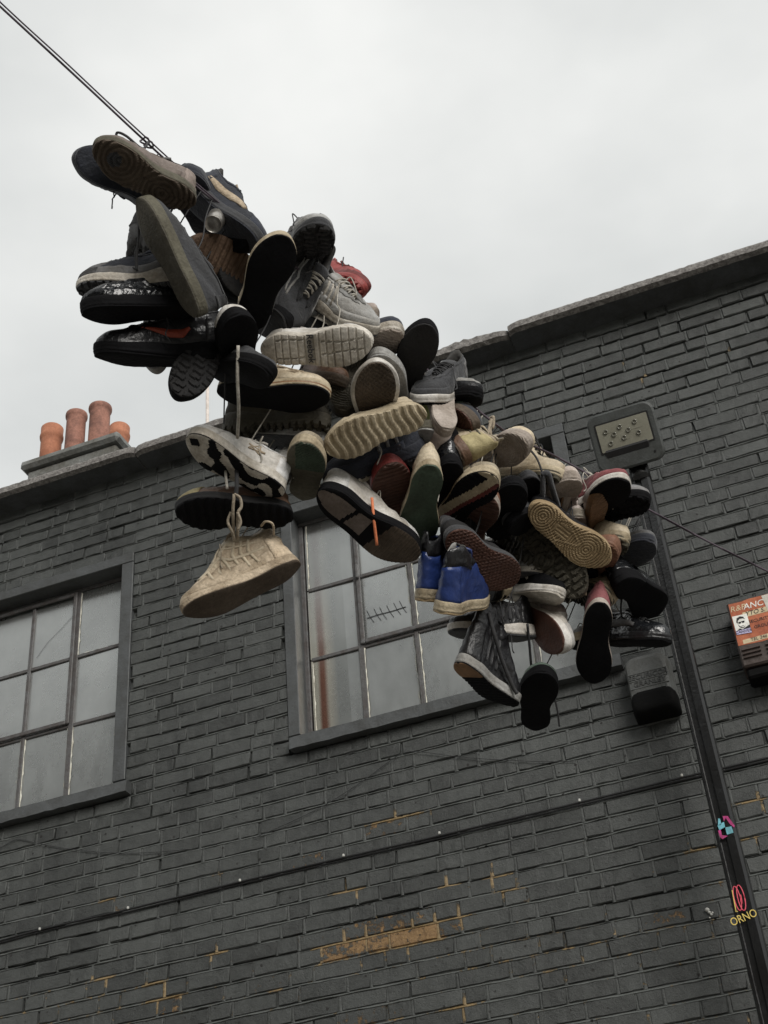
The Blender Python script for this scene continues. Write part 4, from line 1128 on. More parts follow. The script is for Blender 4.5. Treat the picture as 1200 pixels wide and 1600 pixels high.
        for o_, z_ in ((-.012, fox * wv + .004), (.004, fox * wv), (.008 + fl * .3, fox * wv - .012), (fl + .006, -.35 * tt2), (fl + .002, -.52 * tt2), (fl + .007, -.60 * tt2), (fl + .004, -.86 * tt2), (-.02, -.87 * tt2)):
            z_ = np.zeros(n) + z_
            rings.append(np.stack([s.ox + on[:, 0] * o_, s.oy + on[:, 1] * o_, z_], 1))
        MV = np.concatenate(rings); MF = grid_faces(len(rings), n, True)
        fm = np.zeros(len(MF), int)
        mm = [mid]
        if mid_mat2 is not None: mm = [mid, mid_mat2]; fm[(np.repeat(np.arange(len(rings) - 1), n) == 4) | (np.repeat(np.arange(len(rings) - 1), n) == 3) * (s.style == 'run')] = 1
        s.mk("midsole", MV, MF[:, ::-1] if _ori(MV, MF) else MF, mm, par, fm)
        # outsole with real tread relief
        MX, MY = 104, 30
        tq = np.linspace(0, 1, MX); X1 = .5 - .5 * np.cos(PI * tq); X = .62 * X1 + .38 * tq; X[0] = .0004; X[-1] = .9996
        S = np.linspace(-1, 1, MY)
        XX, SS = np.meshgrid(X, S, indexing='ij')
        W = np.where(SS > 0, MED(th_of(XX)), LAT(th_of(XX))) * s.wf + min(fl, .010) + .003
        YY = SS * W
        h, z = tread(tread_kind, XX, YY / s.wf, s.seed)
        YY = YY + .018 * sstep(.6, 1, XX)
        Zs = -(s.thick(XX) * .88) - .010 + .012 * (1 - SS ** 2) * np.exp(-((XX - .42) / .12) ** 2) - st['td'] * (h - .1) + .010 * np.abs(SS) ** 6
        x_end = np.where(XX > .5, 1 + (XX - 1) * 1.0, XX)
        OV = np.stack([XX * (1 + 2 * fl) - fl, YY, Zs], -1).reshape(-1, 3)
        OF = grid_faces(MX, MY, False)
        zc = z.reshape(-1)[OF].max(1) if z.max() else np.zeros(len(OF), int)
        # skirt up to the midsole
        rim = [i * MY for i in range(MX)] + [(MX-1) * MY + j for j in range(1, MY)] + [i * MY + MY - 1 for i in range(MX - 2, -1, -1)] + list(range(MY - 2, 0, -1))
        RV = OV[rim].copy(); RV[:, 2] = -(tt_rim := s.thick(np.clip(RV[:, 0], 0, 1))) * (.80 if s.style not in ('boot', 'dress') else .35)
        if s.style in ('boot', 'dress'): RV[:, 2] = np.maximum(RV[:, 2], -.80 * st['tt'])
        nb = len(OV); SF = np.array([(rim[i], rim[(i+1) % len(rim)], nb + (i+1) % len(rim), nb + i) for i in range(len(rim))])
        AV = np.concatenate([OV, RV]); AF = np.concatenate([OF[:, ::-1], SF])
        mats_ = [out, out2 or mid, out3 or acc]
        s.mk("outsole", AV, AF, mats_, par, np.concatenate([zc, np.full(len(SF), 1 if tread_kind in ('outline', 'blotch') else 0)]), smooth=False)
        # tongue and laces
        if tongue:
            xs = np.linspace(st['xt'] + .01, .30 if st['hc'] < 1.3 else .34, 10); q = np.clip((xs - .025) / (st['xt'] - .025), 0, 1)
            zt = s.topz(q) + .004 + .05 * sstep(.62, .45, q) * (1 + .5 * (st['hc'] > 1.3)); wT = OPW(th_of(np.clip(q, .45, 1))) * .9 + .018
            VV = []
            for i in range(10):
                for j in range(7):
                    a = (j - 3) / 3; VV.append((xs[i] - .015 * (1 - a * a) * (q[i] < .6), a * wT[i], zt[i] + .018 * (1 - a * a) - .016))
            for i in range(10):
                for j in range(7):
                    a = (j - 3) / 3; VV.append((xs[i] - .015 * (1 - a * a) * (q[i] < .6) - .006, a * wT[i] * .96, zt[i] + .018 * (1 - a * a) - .036))
            f1 = grid_faces(10, 7, False); f2 = f1[:, ::-1] + 70
            ed = [(9*7+j, 9*7+j+1, 70+9*7+j+1, 70+9*7+j) for j in range(6)] + [(i*7, (i+1)*7, 70+(i+1)*7, 70+i*7) for i in range(9)] + [(i*7+6, 70+i*7+6, 70+(i+1)*7+6, (i+1)*7+6) for i in range(9)]
            s.mk("tongue", VV, np.concatenate([f1, f2, np.array(ed)]), acc if s.seed % 3 == 0 else up, par)
        if lace:
            m = MB(); nl = 5 if st['hc'] < 1.3 else 7
            qs = np.linspace(.60 if st['hc'] < 1.3 else .52, .93, nl)
            for i, q in enumerate(qs):
                q2 = q - (.045 if i % 2 else .03)
                for sg in (1, -1):
                    a = s.toppt(q, sg); b_ = s.toppt(q2, -sg)
                    pts = []
                    for t_ in np.linspace(0, 1, 6):
                        p = a * (1 - t_) + b_ * t_; p[2] += .022 * math.sin(PI * t_) + .008 + .004 * sg; pts.append(p)
                    P = s.fin(np.array(pts)); m.tube([Vector(p) for p in P], .0028, 5)
            m.build("laces", lac, par, True)
        return U
    def topz(s, q):
        R = s.surf(1.0)[:s.N + 1]; qq = (1 + np.cos(s.th[:s.N + 1])) / 2
        return np.interp(q, qq[::-1], R[::-1, 2])
    def toppt(s, q, side):
        return s.eval(np.array([q]), np.array([.97]), side)[0]
    def eval(s, x, k, side):
        """point of the upper at outline position x (0 heel, 1 toe) and height fraction k on one side"""
        x = np.clip(np.asarray(x, float), 0, 1); k = np.asarray(k, float) ** .9
        idx = np.arange(s.N + 1) if side > 0 else np.concatenate([[0], np.arange(2 * s.N - 1, s.N, -1), [s.N]])
        xs = s.ox[idx][::-1]
        out = np.zeros((len(x), 3))
        for kv in range(len(x)):
            R = s.surf(k[kv])[idx][::-1]
            for c in range(3): out[kv, c] = np.interp(x[kv], xs, R[:, c])
        return out
def _ori(V, F):
    n = vnormals(V, F); return np.mean(np.sum(n * (V - np.array([.5, 0, 0])), 1)) < 0

# colours ---------------------------------------------------------------
C = {
 'black': mat("black_rubber", (0.006, 0.006, 0.007), .85, .25, 18, .25, spec=.12), 'blk2': mat("worn_black_rubber", (0.012, 0.012, 0.013), .85, .4, 10, .3, tint=(1.6, 1.4, 1.2)),
 'navy': mat("navy_fabric", (0.013, 0.016, 0.026), .8, .3, 25, .3, sheen=.2), 'dgrey': mat("charcoal_fabric", (0.030, 0.031, 0.035), .8, .3, 25, .3, sheen=.2),
 'grey': mat("grey_fabric", (0.15, 0.15, 0.155), .75, .4, 18, .3), 'lgrey': mat("light_grey_rubber", (0.30, 0.30, 0.295), .7, .45, 12, .3),
 'white': mat("dirty_white_leather", (0.58, 0.56, 0.53), .5, .45, 10, .2), 'wsole': mat("dirty_white_rubber", (0.50, 0.47, 0.42), .65, .55, 12, .3),
 'cream': mat("cream_leather", (0.50, 0.43, 0.32), .55, .5, 9, .25), 'csole': mat("cream_rubber", (0.42, 0.355, 0.25), .7, .5, 11, .3),
 'beige': mat("beige_suede", (0.42, 0.345, 0.255), .85, .6, 12, .5), 'bsole': mat("brown_beige_rubber", (0.090, 0.068, 0.050), .75, .5, 11, .3),
 'tan': mat("tan_rubber", (0.35, 0.26, 0.15), .7, .4, 10, .3), 'gum': mat("gum_rubber", (0.21, 0.118, 0.06), .55, .4, 12, .2),
 'brown': mat("brown_leather", (0.13, 0.075, 0.048), .6, .5, 12, .3), 'rbrown': mat("red_brown_rubber", (0.078, 0.033, 0.022), .6, .35, 14, .25),
 'olive': mat("olive_rubber", (0.085, 0.078, 0.055), .75, .5, 9, .35), 'dolive': mat("dark_olive_rubber", (0.062, 0.056, 0.042), .75, .5, 9, .35),
 'green': mat("dark_green_rubber", (0.045, 0.068, 0.045), .65, .5, 10, .3), 'lgreen': mat("pale_green_leather", (0.23, 0.31, 0.26), .5, .3, 12, .2),
 'gleather': mat("glossy_black_leather", (0.010, 0.011, 0.013), .26, .3, 20, 1.0, 24, spec=.6, bdist=.012), 'bleather': mat("black_leather", (0.012, 0.012, 0.014), .36, .3, 20, .8, 34, spec=.5, bdist=.006),
 'blue': mat("royal_blue_leather", (0.016, 0.034, 0.135), .38, .25, 14, .25, 90), 'red': mat("red_rubber", (0.25, 0.042, 0.038), .55, .4, 14, .2),
 'dred': mat("dark_red_rubber", (0.13, 0.026, 0.022), .55, .4, 14, .25), 'maroon': mat("maroon_suede", (0.17, 0.045, 0.05), .7, .35, 14, .3), 'rose': mat("rose_suede", (0.23, 0.080, 0.085), .7, .3, 14, .3),
 'pink': mat("pale_pink_fabric", (0.42, 0.365, 0.34), .75, .4, 14, .25), 'psole': mat("pinkish_rubber", (0.34, 0.295, 0.26), .7, .45, 12, .3), 'pbrown': mat("mauve_brown_rubber", (0.165, 0.135, 0.12), .7, .4, 12, .3),
 'orange': mat("orange_lace", (0.70, 0.22, 0.10), .7, .2), 'yel': mat("yellowed_fabric", (0.40, 0.345, 0.19), .75, .4, 14, .25), 'lime': mat("lime_fabric", (0.50, 0.55, 0.22), .75, .4, 14, .25),
 'swoosh': mat("red_orange_panel", (0.30, 0.055, 0.030), .5, .3, 20, .1), 'terra': mat("terracotta_rubber", (0.22, 0.11, 0.07), .65, .4, 12, .25),
 'lace': mat("dark_lace", (0.035, 0.035, 0.037), .8, .2), 'wlace': mat("grey_white_lace", (0.40, 0.38, 0.34), .85, .45, 60, .3), 'blace': mat("beige_cord", (0.34, 0.29, 0.225), .85, .4, 60, .4),
 'silver': mat("brushed_tin", (0.55, 0.53, 0.50), .35, .4, 30, .1, metal=.9), 'wood': mat("brown_suede", (0.095, 0.058, 0.036), .85, .4, 12, .4),
}
M_LINING = mat("dark_lining", (0.05, 0.048, 0.046), .9, .3)
GROUP = "shoes hung in a bundle on the overhead wire"
SHOES = []

def cam_basis(u, v):
    w = -ray(u, v).normalized(); r = (RT - w * RT.dot(w)).normalized(); up = w.cross(r)
    return r, up, w
def shoe(name, label, H, T, roll, dep, style, cols, tread_='flat', s=-1, L=.29, mir=None, ax=None, up=None, zones=(), deco=None, lace=True, tie=True, cords=(), zc=.10, cat=None, **kw):
    """H, T: heel and toe ends in the photograph; roll 0 = sole to the viewer, 90 = side on with the top on the left of heel->toe"""
    i = len(SHOES); seed = 11 + i * 7
    cu, cv = (H[0] + T[0]) / 2, (H[1] + T[1]) / 2
    d = depth0(cu) + dep
    r_, u_, w_ = cam_basis(cu, cv)
    if ax is None:
        dx, dy = T[0] - H[0], -(T[1] - H[1]); pl = math.hypot(dx, dy)
        c = pl * d / (F_PX * L)
        if c > .95: L = L * c / .95 if c < 1.35 else L * 1.42; c = .95 if kw.get('tilt0') is None else 1
        c = min(c, .998)
        if c > .93: sn = math.sqrt(1 - c * c) * .6
        else: sn = math.sqrt(1 - c * c)
        a = (r_ * (dx / pl) + u_ * (dy / pl)) * c + w_ * (s * sn)
    else: a = r_ * ax[0] + u_ * ax[1] + w_ * ax[2]
    a.normalize()
    if up is None:
        b = -w_ - a * (-w_).dot(a); b.normalize()
        b = Matrix.Rotation(math.radians(roll), 3, a) @ b
    else:
        b = r_ * up[0] + u_ * up[1] + w_ * up[2]; b = (b - a * b.dot(a)).normalized()
    y = b.cross(a)
    centre = at(cu, cv, d) - b * (zc * L)
    mw = Matrix(((a.x, y.x, b.x, centre.x), (a.y, y.y, b.y, centre.y), (a.z, y.z, b.z, centre.z), (0, 0, 0, 1)))
    e = empty(name, mat=mw); tag(e, label, cat or ("boot" if style == 'boot' else "shoe"), GROUP)
    sh = Shoe(style, L, mir if mir else (1 if i % 2 else -1), seed, **kw)
    cc = [C[k] for k in cols.split()]
    rz = random.Random(seed)
    zz_ = [(n_, C[m_], .007) for n_, m_ in zones]; have = {z[0] for z in zz_}
    pool = {'run': ['mudguard', 'heel_counter', 'eyestay', 'collar'], 'court': ['toe_cap', 'heel_counter', 'eyestay', 'collar'], 'hi': ['heel_counter', 'eyestay'], 'bball': ['heel_counter'],
            'vulc': ['heel_tab', 'eyestay', 'collar'], 'boot': ['heel_counter', 'toe_cap', 'eyestay', 'collar'], 'slip': ['heel_counter', 'collar'], 'dress': []}[style]
    for n_ in pool:
        if n_ not in have and not (n_ in ('collar',) and 'collar_band' in have) and rz.random() < .8:
            zz_.append((n_, panel_of(cc[0], rz.choice((.6, .75, 1.25, 1.4))), .007))
    sh.build(e, cc, tread_, zz_, (deco[0], C[deco[1]]) if deco else None,
             mid_mat2=C[kw['mid2']] if 'mid2' in kw else None, lace=lace and kw.get('tongue', True), tongue=kw.get('tongue', True),
             lining=C[kw['lin']] if 'lin' in kw else None, out2=C[kw['out2']] if 'out2' in kw else None, out3=C[kw['out3']] if 'out3' in kw else None)
    inv = mw.inverted()
    if lace and kw.get('tongue', True) and rz.random() < .62 and ax is None:
        dn = inv.to_3x3() @ Vector((0, 0, -1))
        for sg in (1, -1):
            q = rz.uniform(.50, .72); p0 = Vector(sh.fin(np.array([sh.toppt(q, sg)]))[0]); ln = rz.uniform(.05, .13)
            sw = Vector((rz.uniform(-1, 1), rz.uniform(-1, 1), rz.uniform(-1, 1))) * .025
            o1 = p0 + Vector((0, sg * (1 if sh.mir > 0 else -1) * .018, .012))
            pts = [p0, o1, o1 + dn * ln * .4 + sw * .6, o1 + dn * ln * .75 + sw * .2, o1 + dn * ln + sw]
            MB().tube(smooth_path(pts, 5), .0019, 5).build("lace_end", cc[4], e, True)
    if tie:
        thr = Vector(sh.fin(np.array([[.45, .0, .22 * sh.st['hc']]]))[0])
        q = mw @ thr; j = min(range(len(WIRE)), key=lambda k: (WIRE[k] - q).length)
        p1 = WIRE[j]; pts = [q, q.lerp(p1, .35) + Vector((.006, 0, -.012)), q.lerp(p1, .7) + Vector((-.004, 0, -.006)), p1]
        MB().tube([inv @ p for p in smooth_path(pts, 5)], .0020, 5).build("hanging_lace", cc[4], e, True)
    for (cm, px, r) in cords:
        MB().tube([inv @ at(u, v, d + dd) for (u, v, dd) in [tuple(p) for p in px]] if len(px) < 3 else [inv @ p for p in smooth_path([at(u, v, d + dd) for u, v, dd in px], 6)], r, 6).build("hanging_lace", C[cm], e, True)
    SHOES.append((e, sh, mw))
    return e, sh, mw
# upper mid outsole accent lace
# --- upper left end of the bundle
shoe("trainer", "dark navy trainer with plain sole outermost at the upper left of the bundle", (250, 322), (117, 242), 18, .06, 'run', "navy navy navy dgrey lace", 'flat', s=1, wide=.95)
shoe("trainer", "pale grey-beige trainer with swirled sole tied highest on the wire", (299, 297), (156, 222), -32, -.06, 'run', "pbrown olive bsole grey lace", 'swirl', s=1, zones=[('mudguard', 'pbrown')], out2='dgrey', cords=[('lace', [(181, 214, -.02), (184, 207, -.02), (198, 213, -.03), (222, 232, -.02), (232, 222, .04)], .0035)])
shoe("slip_on_shoe", "long olive-grey sole with pale rim standing upright at the left end", (327, 482), (241, 309), -46, -.16, 'vulc', "dgrey olive dolive dgrey lace", 'flat', s=-1, L=.30, wide=.64, cords=[('lace', [(216, 330, .03), (217, 360, .0), (214, 395, .0), (214, 424, .0)], .003)])
shoe("sneaker", "navy sneaker with chunky cream midsole pointing left above the glossy black shoe", (290, 414), (126, 438), -58, .0, 'run', "navy wsole dgrey dgrey lace", 'lug', s=-1, th=.15, wide=1.1, zones=[('mudguard', 'grey'), ('toe_cap', 'grey')])
shoe("trainer", "crumpled glossy black leather shoe lying below the navy sneaker", (301, 456), (131, 466), -64, -.05, 'court', "gleather black black gleather lace", 'flat', s=1, zones=[('toe_cap', 'gleather'), ('mudguard', 'gleather')])
shoe("trainer", "black trainer with a red-orange swoosh on its side", (346, 524), (153, 531), -74, -.03, 'run', "bleather black black gleather lace", 'flat', s=1, L=.30, deco=('swoosh', 'swoosh'), wide=.95)
shoe("trainer", "black lugged sole pointing down toward the chimney pots, beside the pale lace", (362, 528), (270, 622), 12, -.06, 'run', "black black blk2 dgrey lace", 'lug', s=1, cords=[('lace', [(352, 580, .0), (351, 610, .02), (350, 650, .03), (350, 662, .03)], .0022)])
shoe("sneaker", "black shoe with white toe band beside the swoosh trainer", (374, 572), (357, 480), 14, -.10, 'court', "black black black white lace", 'flat', s=1, wide=1.05, zones=[('toe_cap', 'white')])
shoe("sneaker", "grey toe poking out under the swoosh trainer", (254, 478), (244, 585), 20, .10, 'vulc', "lgrey lgrey grey grey lace", 'herring', s=1, L=.25, wide=.9)
shoe("trainer", "dark rounded toe peeking behind the pale swirled trainer and wire", (330, 345), (288, 258), -20, .16, 'run', "navy navy navy dgrey lace", 'flat', s=1)
shoe("boot", "large dark boot with a beige side stripe at the top of the bundle", (305, 282), (415, 378), 52, .05, 'court', "navy dgrey navy beige lace", 'flat', s=1, wide=1.05, deco=('panel', 'beige'), hc=1.3)
shoe("sneaker", "black shoe seen sole on in the dark gap above the brown sole", (330, 300), (395, 385), 25, .10, 'run', "black black black black lace", 'flat', s=1)
shoe("boot", "brown suede boot sole with dark patches in the upper bundle", (407, 446), (291, 378), 8, .09, 'boot', "wood wood wood black lace", 'heelpad', s=1, out2='brown', hc=1.2, td=.012, wide=1.1)
shoe("sneaker", "black sole with a cream toe rim standing upright in the upper bundle", (386, 500), (440, 361), 12, -.07, 'court', "cream csole black yel lace", 'flat', s=1, wide=1.15, zones=[('toe_cap', 'white')])
shoe("trail_shoe", "chunky dark trail shoe with lugged sole at the skyline of the bundle", (452, 398), (505, 338), 34, .02, 'run', "grey dgrey blk2 pink lace", 'lug', s=1, td=.03, wide=1.1, hc=1.2, zones=[('mudguard', 'lgrey'), ('heel_counter', 'grey')])
shoe("trail_shoe", "dark speckled trail shoe hanging toe down under the chunky one", (500, 395), (450, 505), 152, .03, 'run', "dgrey dgrey blk2 lgrey wlace", 'lug', s=1, wide=1.2, deco=('wave', 'lgrey'))
shoe("football_boot", "red knobbly cleated shoe sticking out against the sky", (495, 425), (578, 446), 40, .14, 'run', "red red red dred lace", 'knobs', s=1, td=.035, wide=.85)
shoe("sneaker", "grey-white sneaker with quilted side resting above the ribbed white sole", (482, 428), (588, 506), 112, -.01, 'run', "lgrey wsole dgrey grey wlace", 'herring', s=1, wide=1.2, deco=('stripes3', 'wsole'))
reebok = shoe("trainer", "worn white trainer showing its whole ribbed sole with a brand word", (418, 536), (580, 530), 18, -.10, 'court', "white wsole wsole lgrey wlace", 'block', s=1, out2='wsole', td=.018)
shoe("sneaker", "navy sneaker with patterned pinkish white sole at the right of the ribbed sole", (560, 562), (617, 499), 32, .05, 'court', "navy wsole psole white lace", 'herring', s=1, mid2='white')
shoe("sneaker", "small cream toe just showing beside the red cleated shoe", (520, 500), (588, 478), 60, .14, 'vulc', "pink psole psole pink lace", 'flat', s=1, L=.26, wide=.85)
shoe("slip_on_shoe", "plain flat black sole rising alone against the sky over the wall", (630, 618), (664, 497), 8, -.02, 'slip', "black black blk2 black lace", 'flat', s=1, wide=1.05, tongue=False)
shoe("slip_on_shoe", "flat grey sole leaning behind the white rimmed waffle sole", (628, 640), (594, 541), -16, .0, 'slip', "grey lgrey lgrey grey lace", 'flat', s=1, tongue=False)
shoe("skate_shoe", "white rimmed skate shoe with brown waffle sole, toe up", (591, 676), (583, 560), 2, -.12, 'vulc', "white white bsole white wlace", 'waffle', s=1, wide=1.06, fl=.045)
shoe("sneaker", "yellow-cream sneaker with large wavy ribbed sole across the middle of the bundle", (650, 636), (508, 692), -24, -.16, 'run', "cream csole csole cream wlace", 'wave', s=1, wide=1.02, td=.022, zones=[('mudguard', 'csole')])
shoe("trainer", "dark navy trainer with grey stripes under the wavy ribbed sole", (652, 672), (505, 735), -105, -.05, 'run', "navy navy dgrey grey lace", 'lug', s=1, deco=('bars', 'grey'))
shoe("trainer", "cream runner with copper midsole edge and black sole", (352, 585), (514, 606), 52, -.06, 'run', "cream csole black beige wlace", 'flat', s=1, mid2='gum', wide=1.1, zones=[('mudguard', 'cream'), ('heel_counter', 'beige')], deco=('wave', 'beige'), lin='dgrey')
shoe("trainer", "dark charcoal shoe toe overlapping the cream runner", (340, 560), (428, 566), 50, -.14, 'slip', "dgrey black black dgrey lace", 'flat', s=1, tongue=False, wide=1.05)
shoe("boot", "dark olive boot with chunky lug edge below the cream runner", (357, 640), (514, 648), 62, .02, 'boot', "dolive dolive dolive olive lace", 'lug', s=1, hc=1.0, td=.035)
shoe("sneaker", "grey-brown low sneaker with pale rim hanging over the parapet", (368, 660), (512, 676), 62, .05, 'vulc', "brown lgrey dgrey brown lace", 'flat', s=1)
shoe("sneaker", "tan sole with a green forefoot pad beside the star sneaker", (478, 756), (484, 676), -6, -.05, 'court', "cream csole olive green wlace", 'green', s=1, out2='green', wide=1.0)
shoe("sneaker", "small brown toe squeezed between ribbed white sole and dark patterned sole", (480, 570), (536, 582), 80, .06, 'court', "brown bsole bsole brown lace", 'flat', s=1, L=.26)
shoe("trainer", "dark olive sole with rings left of the waffle sole", (560, 560), (531, 650), 10, .02, 'run', "dolive dolive dolive olive lace", 'circles', s=1)
shoe("sneaker", "white star sneaker with black camouflage sole hanging over the parapet", (446, 748), (303, 670), -50, -.06, 'court', "white wsole wsole beige wlace", 'blotch', s=1, out2='black', td=.012, deco=('star', 'beige'), wide=1.02, cords=[('wlace', [(372, 540, -.17), (371, 590, -.17), (373, 640, -.14), (371, 684, -.06)], .0048)])
shoe("suede_shoe", "brown suede shoe with thick black sole hanging under the star sneaker", (449, 788), (279, 782), -38, .0, 'court', "brown blk2 black beige wlace", 'wave', s=1, wide=.95, td=.013, zones=[('toe_cap', 'yel'), ('collar', 'beige')], cords=[('wlace', [(352, 725, -.05), (353, 745, -.09), (355, 764, -.1)], .004), ('lace', [(369, 720, -.06), (370, 750, -.10), (369, 775, -.11)], .006)])
shoe("basketball_shoe", "dirty beige basketball shoe dangling lowest at the left on pale cords", (450, 862), (285, 944), -54, -.03, 'bball', "beige beige bsole cream blace", 'flat', s=1, L=.30, hc=1.35, th=.075, tt=.055, td=.005, wide=.86, deco=('lattice', 'cream'), zones=[('mudguard', 'beige'), ('eyestay', 'cream'), ('collar', 'cream')],
     cords=[('blace', [(366, 772, -.09), (375, 778, -.09), (377, 792, -.09), (372, 803, -.09), (371, 842, -.05)], .0045), ('blace', [(366, 772, -.09), (364, 800, -.09), (366, 842, -.05)], .0045), ('blace', [(361, 800, -.08), (356, 815, -.08), (362, 830, -.08), (366, 843, -.06)], .004), ('blace', [(371, 800, -.10), (376, 815, -.1), (372, 828, -.1)], .004),
            ('beige', [(408, 822, -.0), (415, 815, -.02), (426, 819, -.02), (428, 835, .0)], .0035)])
# --- middle
shoe("sneaker", "white sneaker with black outlined sole and gum pads under the red shoe", (511, 752), (652, 858), 34, -.12, 'court', "white black pbrown white wlace", 'outline', s=-1, out2='black', out3='bsole', td=.012, wide=1.02, mid2='black', cords=[('orange', [(581, 778, -.05), (584, 810, -.07), (589, 852, -.06)], .0045)])
shoe("trainer", "red shoe with dark ribbed sole and toe up above the white sneaker", (612, 800), (602, 713), 12, -.03, 'run', "dred red rbrown brown lace", 'ribs', s=1, out2='red', wide=1.08, zones=[('toe_cap', 'red')])
shoe("sneaker", "tan leather shoe with dark green sole and heel uppermost", (672, 712), (648, 838), -8, -.14, 'court', "beige csole green yel wlace", 'flat', s=-1, wide=1.05, zones=[('heel_counter', 'cream'), ('collar', 'cream')])
shoe("sneaker", "olive-grey rounded toe sole above the tan heel", (650, 735), (668, 655), 6, .02, 'slip', "olive olive lgrey olive lace", 'flat', s=1, tongue=False)
shoe("high_top", "pale pink high top with a lime tinge standing heel outward", (690, 690), (670, 606), 28, -.03, 'court', "pink psole psole lime wlace", 'flat', s=-1, L=.28, hc=1.3, wide=.9, zones=[('mudguard', 'lime')])
shoe("sandal", "black strapped shoe tucked below the pale pink high top", (668, 690), (700, 668), 60, .0, 'vulc', "black black black grey wlace", 'flat', s=1, L=.24)
shoe("sneaker", "dark sneaker with bold white midsole stripe under the lone black sole", (722, 577), (655, 612), -118, .0, 'run', "dgrey white black grey lace", 'herring', s=1, wide=1.05, zones=[('heel_counter', 'grey')])
shoe("trainer", "glossy black and grey toe jutting toward the brick wall", (680, 618), (742, 600), 62, .06, 'run', "bleather black black lgrey lace", 'flat', s=1, zones=[('toe_cap', 'lgrey')])
shoe("sneaker", "navy sneaker with pale green panel and brown waffle sole", (684, 622), (752, 660), 48, .0, 'vulc', "navy bsole rbrown lgreen lace", 'waffle', s=1, L=.27, zones=[('side_panel', 'lgreen'), ('saddle', 'lgreen')])
shoe("high_top", "cream patterned high top with brown heel sole by the wire knot", (744, 702), (700, 668), -62, -.05, 'court', "cream brown bsole yel wlace", 'flat', s=-1, L=.27, hc=1.25, wide=1.25, deco=('wave', 'olive'), zones=[('heel_counter', 'yel')])
shoe("sneaker", "pinkish beige sole with a ring at the toe hung beside the wire knot", (748, 706), (833, 682), 20, .02, 'court', "cream psole psole cream wlace", 'circles', s=1, cords=[('blace', [(765, 658, -.02), (768, 690, -.05), (772, 730, -.06)], .004), ('blace', [(768, 655, -.02), (760, 685, -.05), (753, 702, -.05)], .005), ('blace', [(764, 655, .0), (771, 652, -.01), (770, 668, -.02), (764, 664, -.01)], .005)])
shoe("boot", "cream work boot with toothed olive sole above the grey laced bundle", (776, 734), (880, 730), 58, .04, 'boot', "cream csole olive beige lace", 'lug', s=1, hc=1.7, td=.03, wide=1.05)
shoe("boot", "black leather boot heel hanging right of the green sole", (704, 702), (686, 795), -12, -.05, 'court', "bleather black black bleather lace", 'flat', s=-1, zones=[('heel_counter', 'gleather'), ('heel_tab', 'grey')], hc=1.3)
shoe("sneaker", "sneaker with black and cream striped sole and red line", (700, 798), (770, 726), 20, -.12, 'court', "cream csole black brown wlace", 'stripe3', s=1, out2='csole', out3='dred', wide=1.05)
shoe("sneaker", "small beige toe beside the black boot heel", (690, 770), (722, 726), 60, .0, 'vulc', "beige csole psole beige wlace", 'flat', s=1, L=.26)
shoe("trainer", "copper brown sole with raised pads above the waffle skate shoe", (735, 835), (762, 762), 4, -.04, 'run', "beige psole rbrown terra wlace", 'lines', s=1, out2='terra', wide=1.05, zones=[('toe_cap', 'terra')])
shoe("skate_shoe", "black skate shoe with big red-brown waffle sole hanging over the blue high tops", (697, 822), (798, 904), 12, -.17, 'vulc', "blk2 dgrey rbrown black lace", 'waffle', s=-1, wide=1.2, mid2='grey', zones=[('heel_tab', 'dgrey')])
shoe("trainer", "black flat sole toe up in the centre right of the bundle", (775, 822), (800, 742), 18, -.06, 'slip', "gleather black black gleather lace", 'flat', s=1, tongue=False, wide=1.05)
shoe("trainer", "small grey-black toe behind the black flat sole", (812, 805), (824, 733), 25, .02, 'vulc', "olive dgrey black grey lace", 'flat', s=1, L=.26, wide=.9)
shoe("trainer", "grey-black shoe pointing left below the black flat sole", (850, 782), (786, 812), -60, -.03, 'run', "dgrey black black grey lace", 'flat', s=1, L=.26)
shoe("high_top", "royal blue high top with black collar, left one of the pair", (668, 928), (695, 905), 0, -.08, 'hi', "blue csole tan bleather lace", 'flat', ax=(.20, .06, -.97), up=(-.02, .88, .42), L=.30, mir=1, wide=.98, zones=[('collar_band', 'bleather'), ('eyestay', 'bleather'), ('heel_counter', 'blue')], lin='black', zc=.02)
shoe("high_top", "royal blue high top with black collar, right one of the pair", (707, 940), (737, 915), 0, -.20, 'hi', "blue csole tan bleather lace", 'flat', ax=(.34, .08, -.93), up=(.04, .90, .38), L=.30, mir=-1, wide=.98, zones=[('collar_band', 'bleather'), ('eyestay', 'bleather'), ('heel_counter', 'blue')], lin='lgrey', zc=.06)
shoe("runner", "black runner with white angular letter and pale midsole right of the waffle sole", (788, 902), (882, 916), 72, .0, 'run', "black white wsole black lace", 'flat', s=1, deco=('n', 'white'), wide=.95)
shoe("runner", "grey runner half hidden under the dark lugged soles", (775, 880), (855, 885), 70, .08, 'run', "lgrey wsole dgrey maroon wlace", 'flat', s=1, L=.26)
shoe("sneaker", "black sneaker with thick white midsole hanging over the window sill row", (830, 968), (704, 968), -76, -.02, 'run', "bleather white dgrey bleather lace", 'flat', s=1, hc=1.2, L=.29, deco=('bars', 'dgrey'), cords=[('lace', [(824, 975, -.02), (827, 1005, .0), (830, 1040, .02)], .004)])
shoe("sneaker", "white lace-up shoe with dark brown sole in front of the lower panes", (826, 950), (896, 1004), 34, -.04, 'court', "white white rbrown pink wlace", 'flat', s=1, wide=1.05, out2='brown')
shoe("boot", "black ankle boot with gum heel pad hanging toe down over the sill", (727, 1012), (806, 1086), 58, -.12, 'hi', "bleather lgrey black gleather lace", 'heelpad', s=-1, out2='gum', hc=2.1, wide=1.02, cords=[('lace', [(764, 958, -.02), (772, 990, -.04), (784, 1030, -.03), (800, 1070, -.02), (808, 1084, -.02)], .006)], deco=('bars', 'dgrey'))
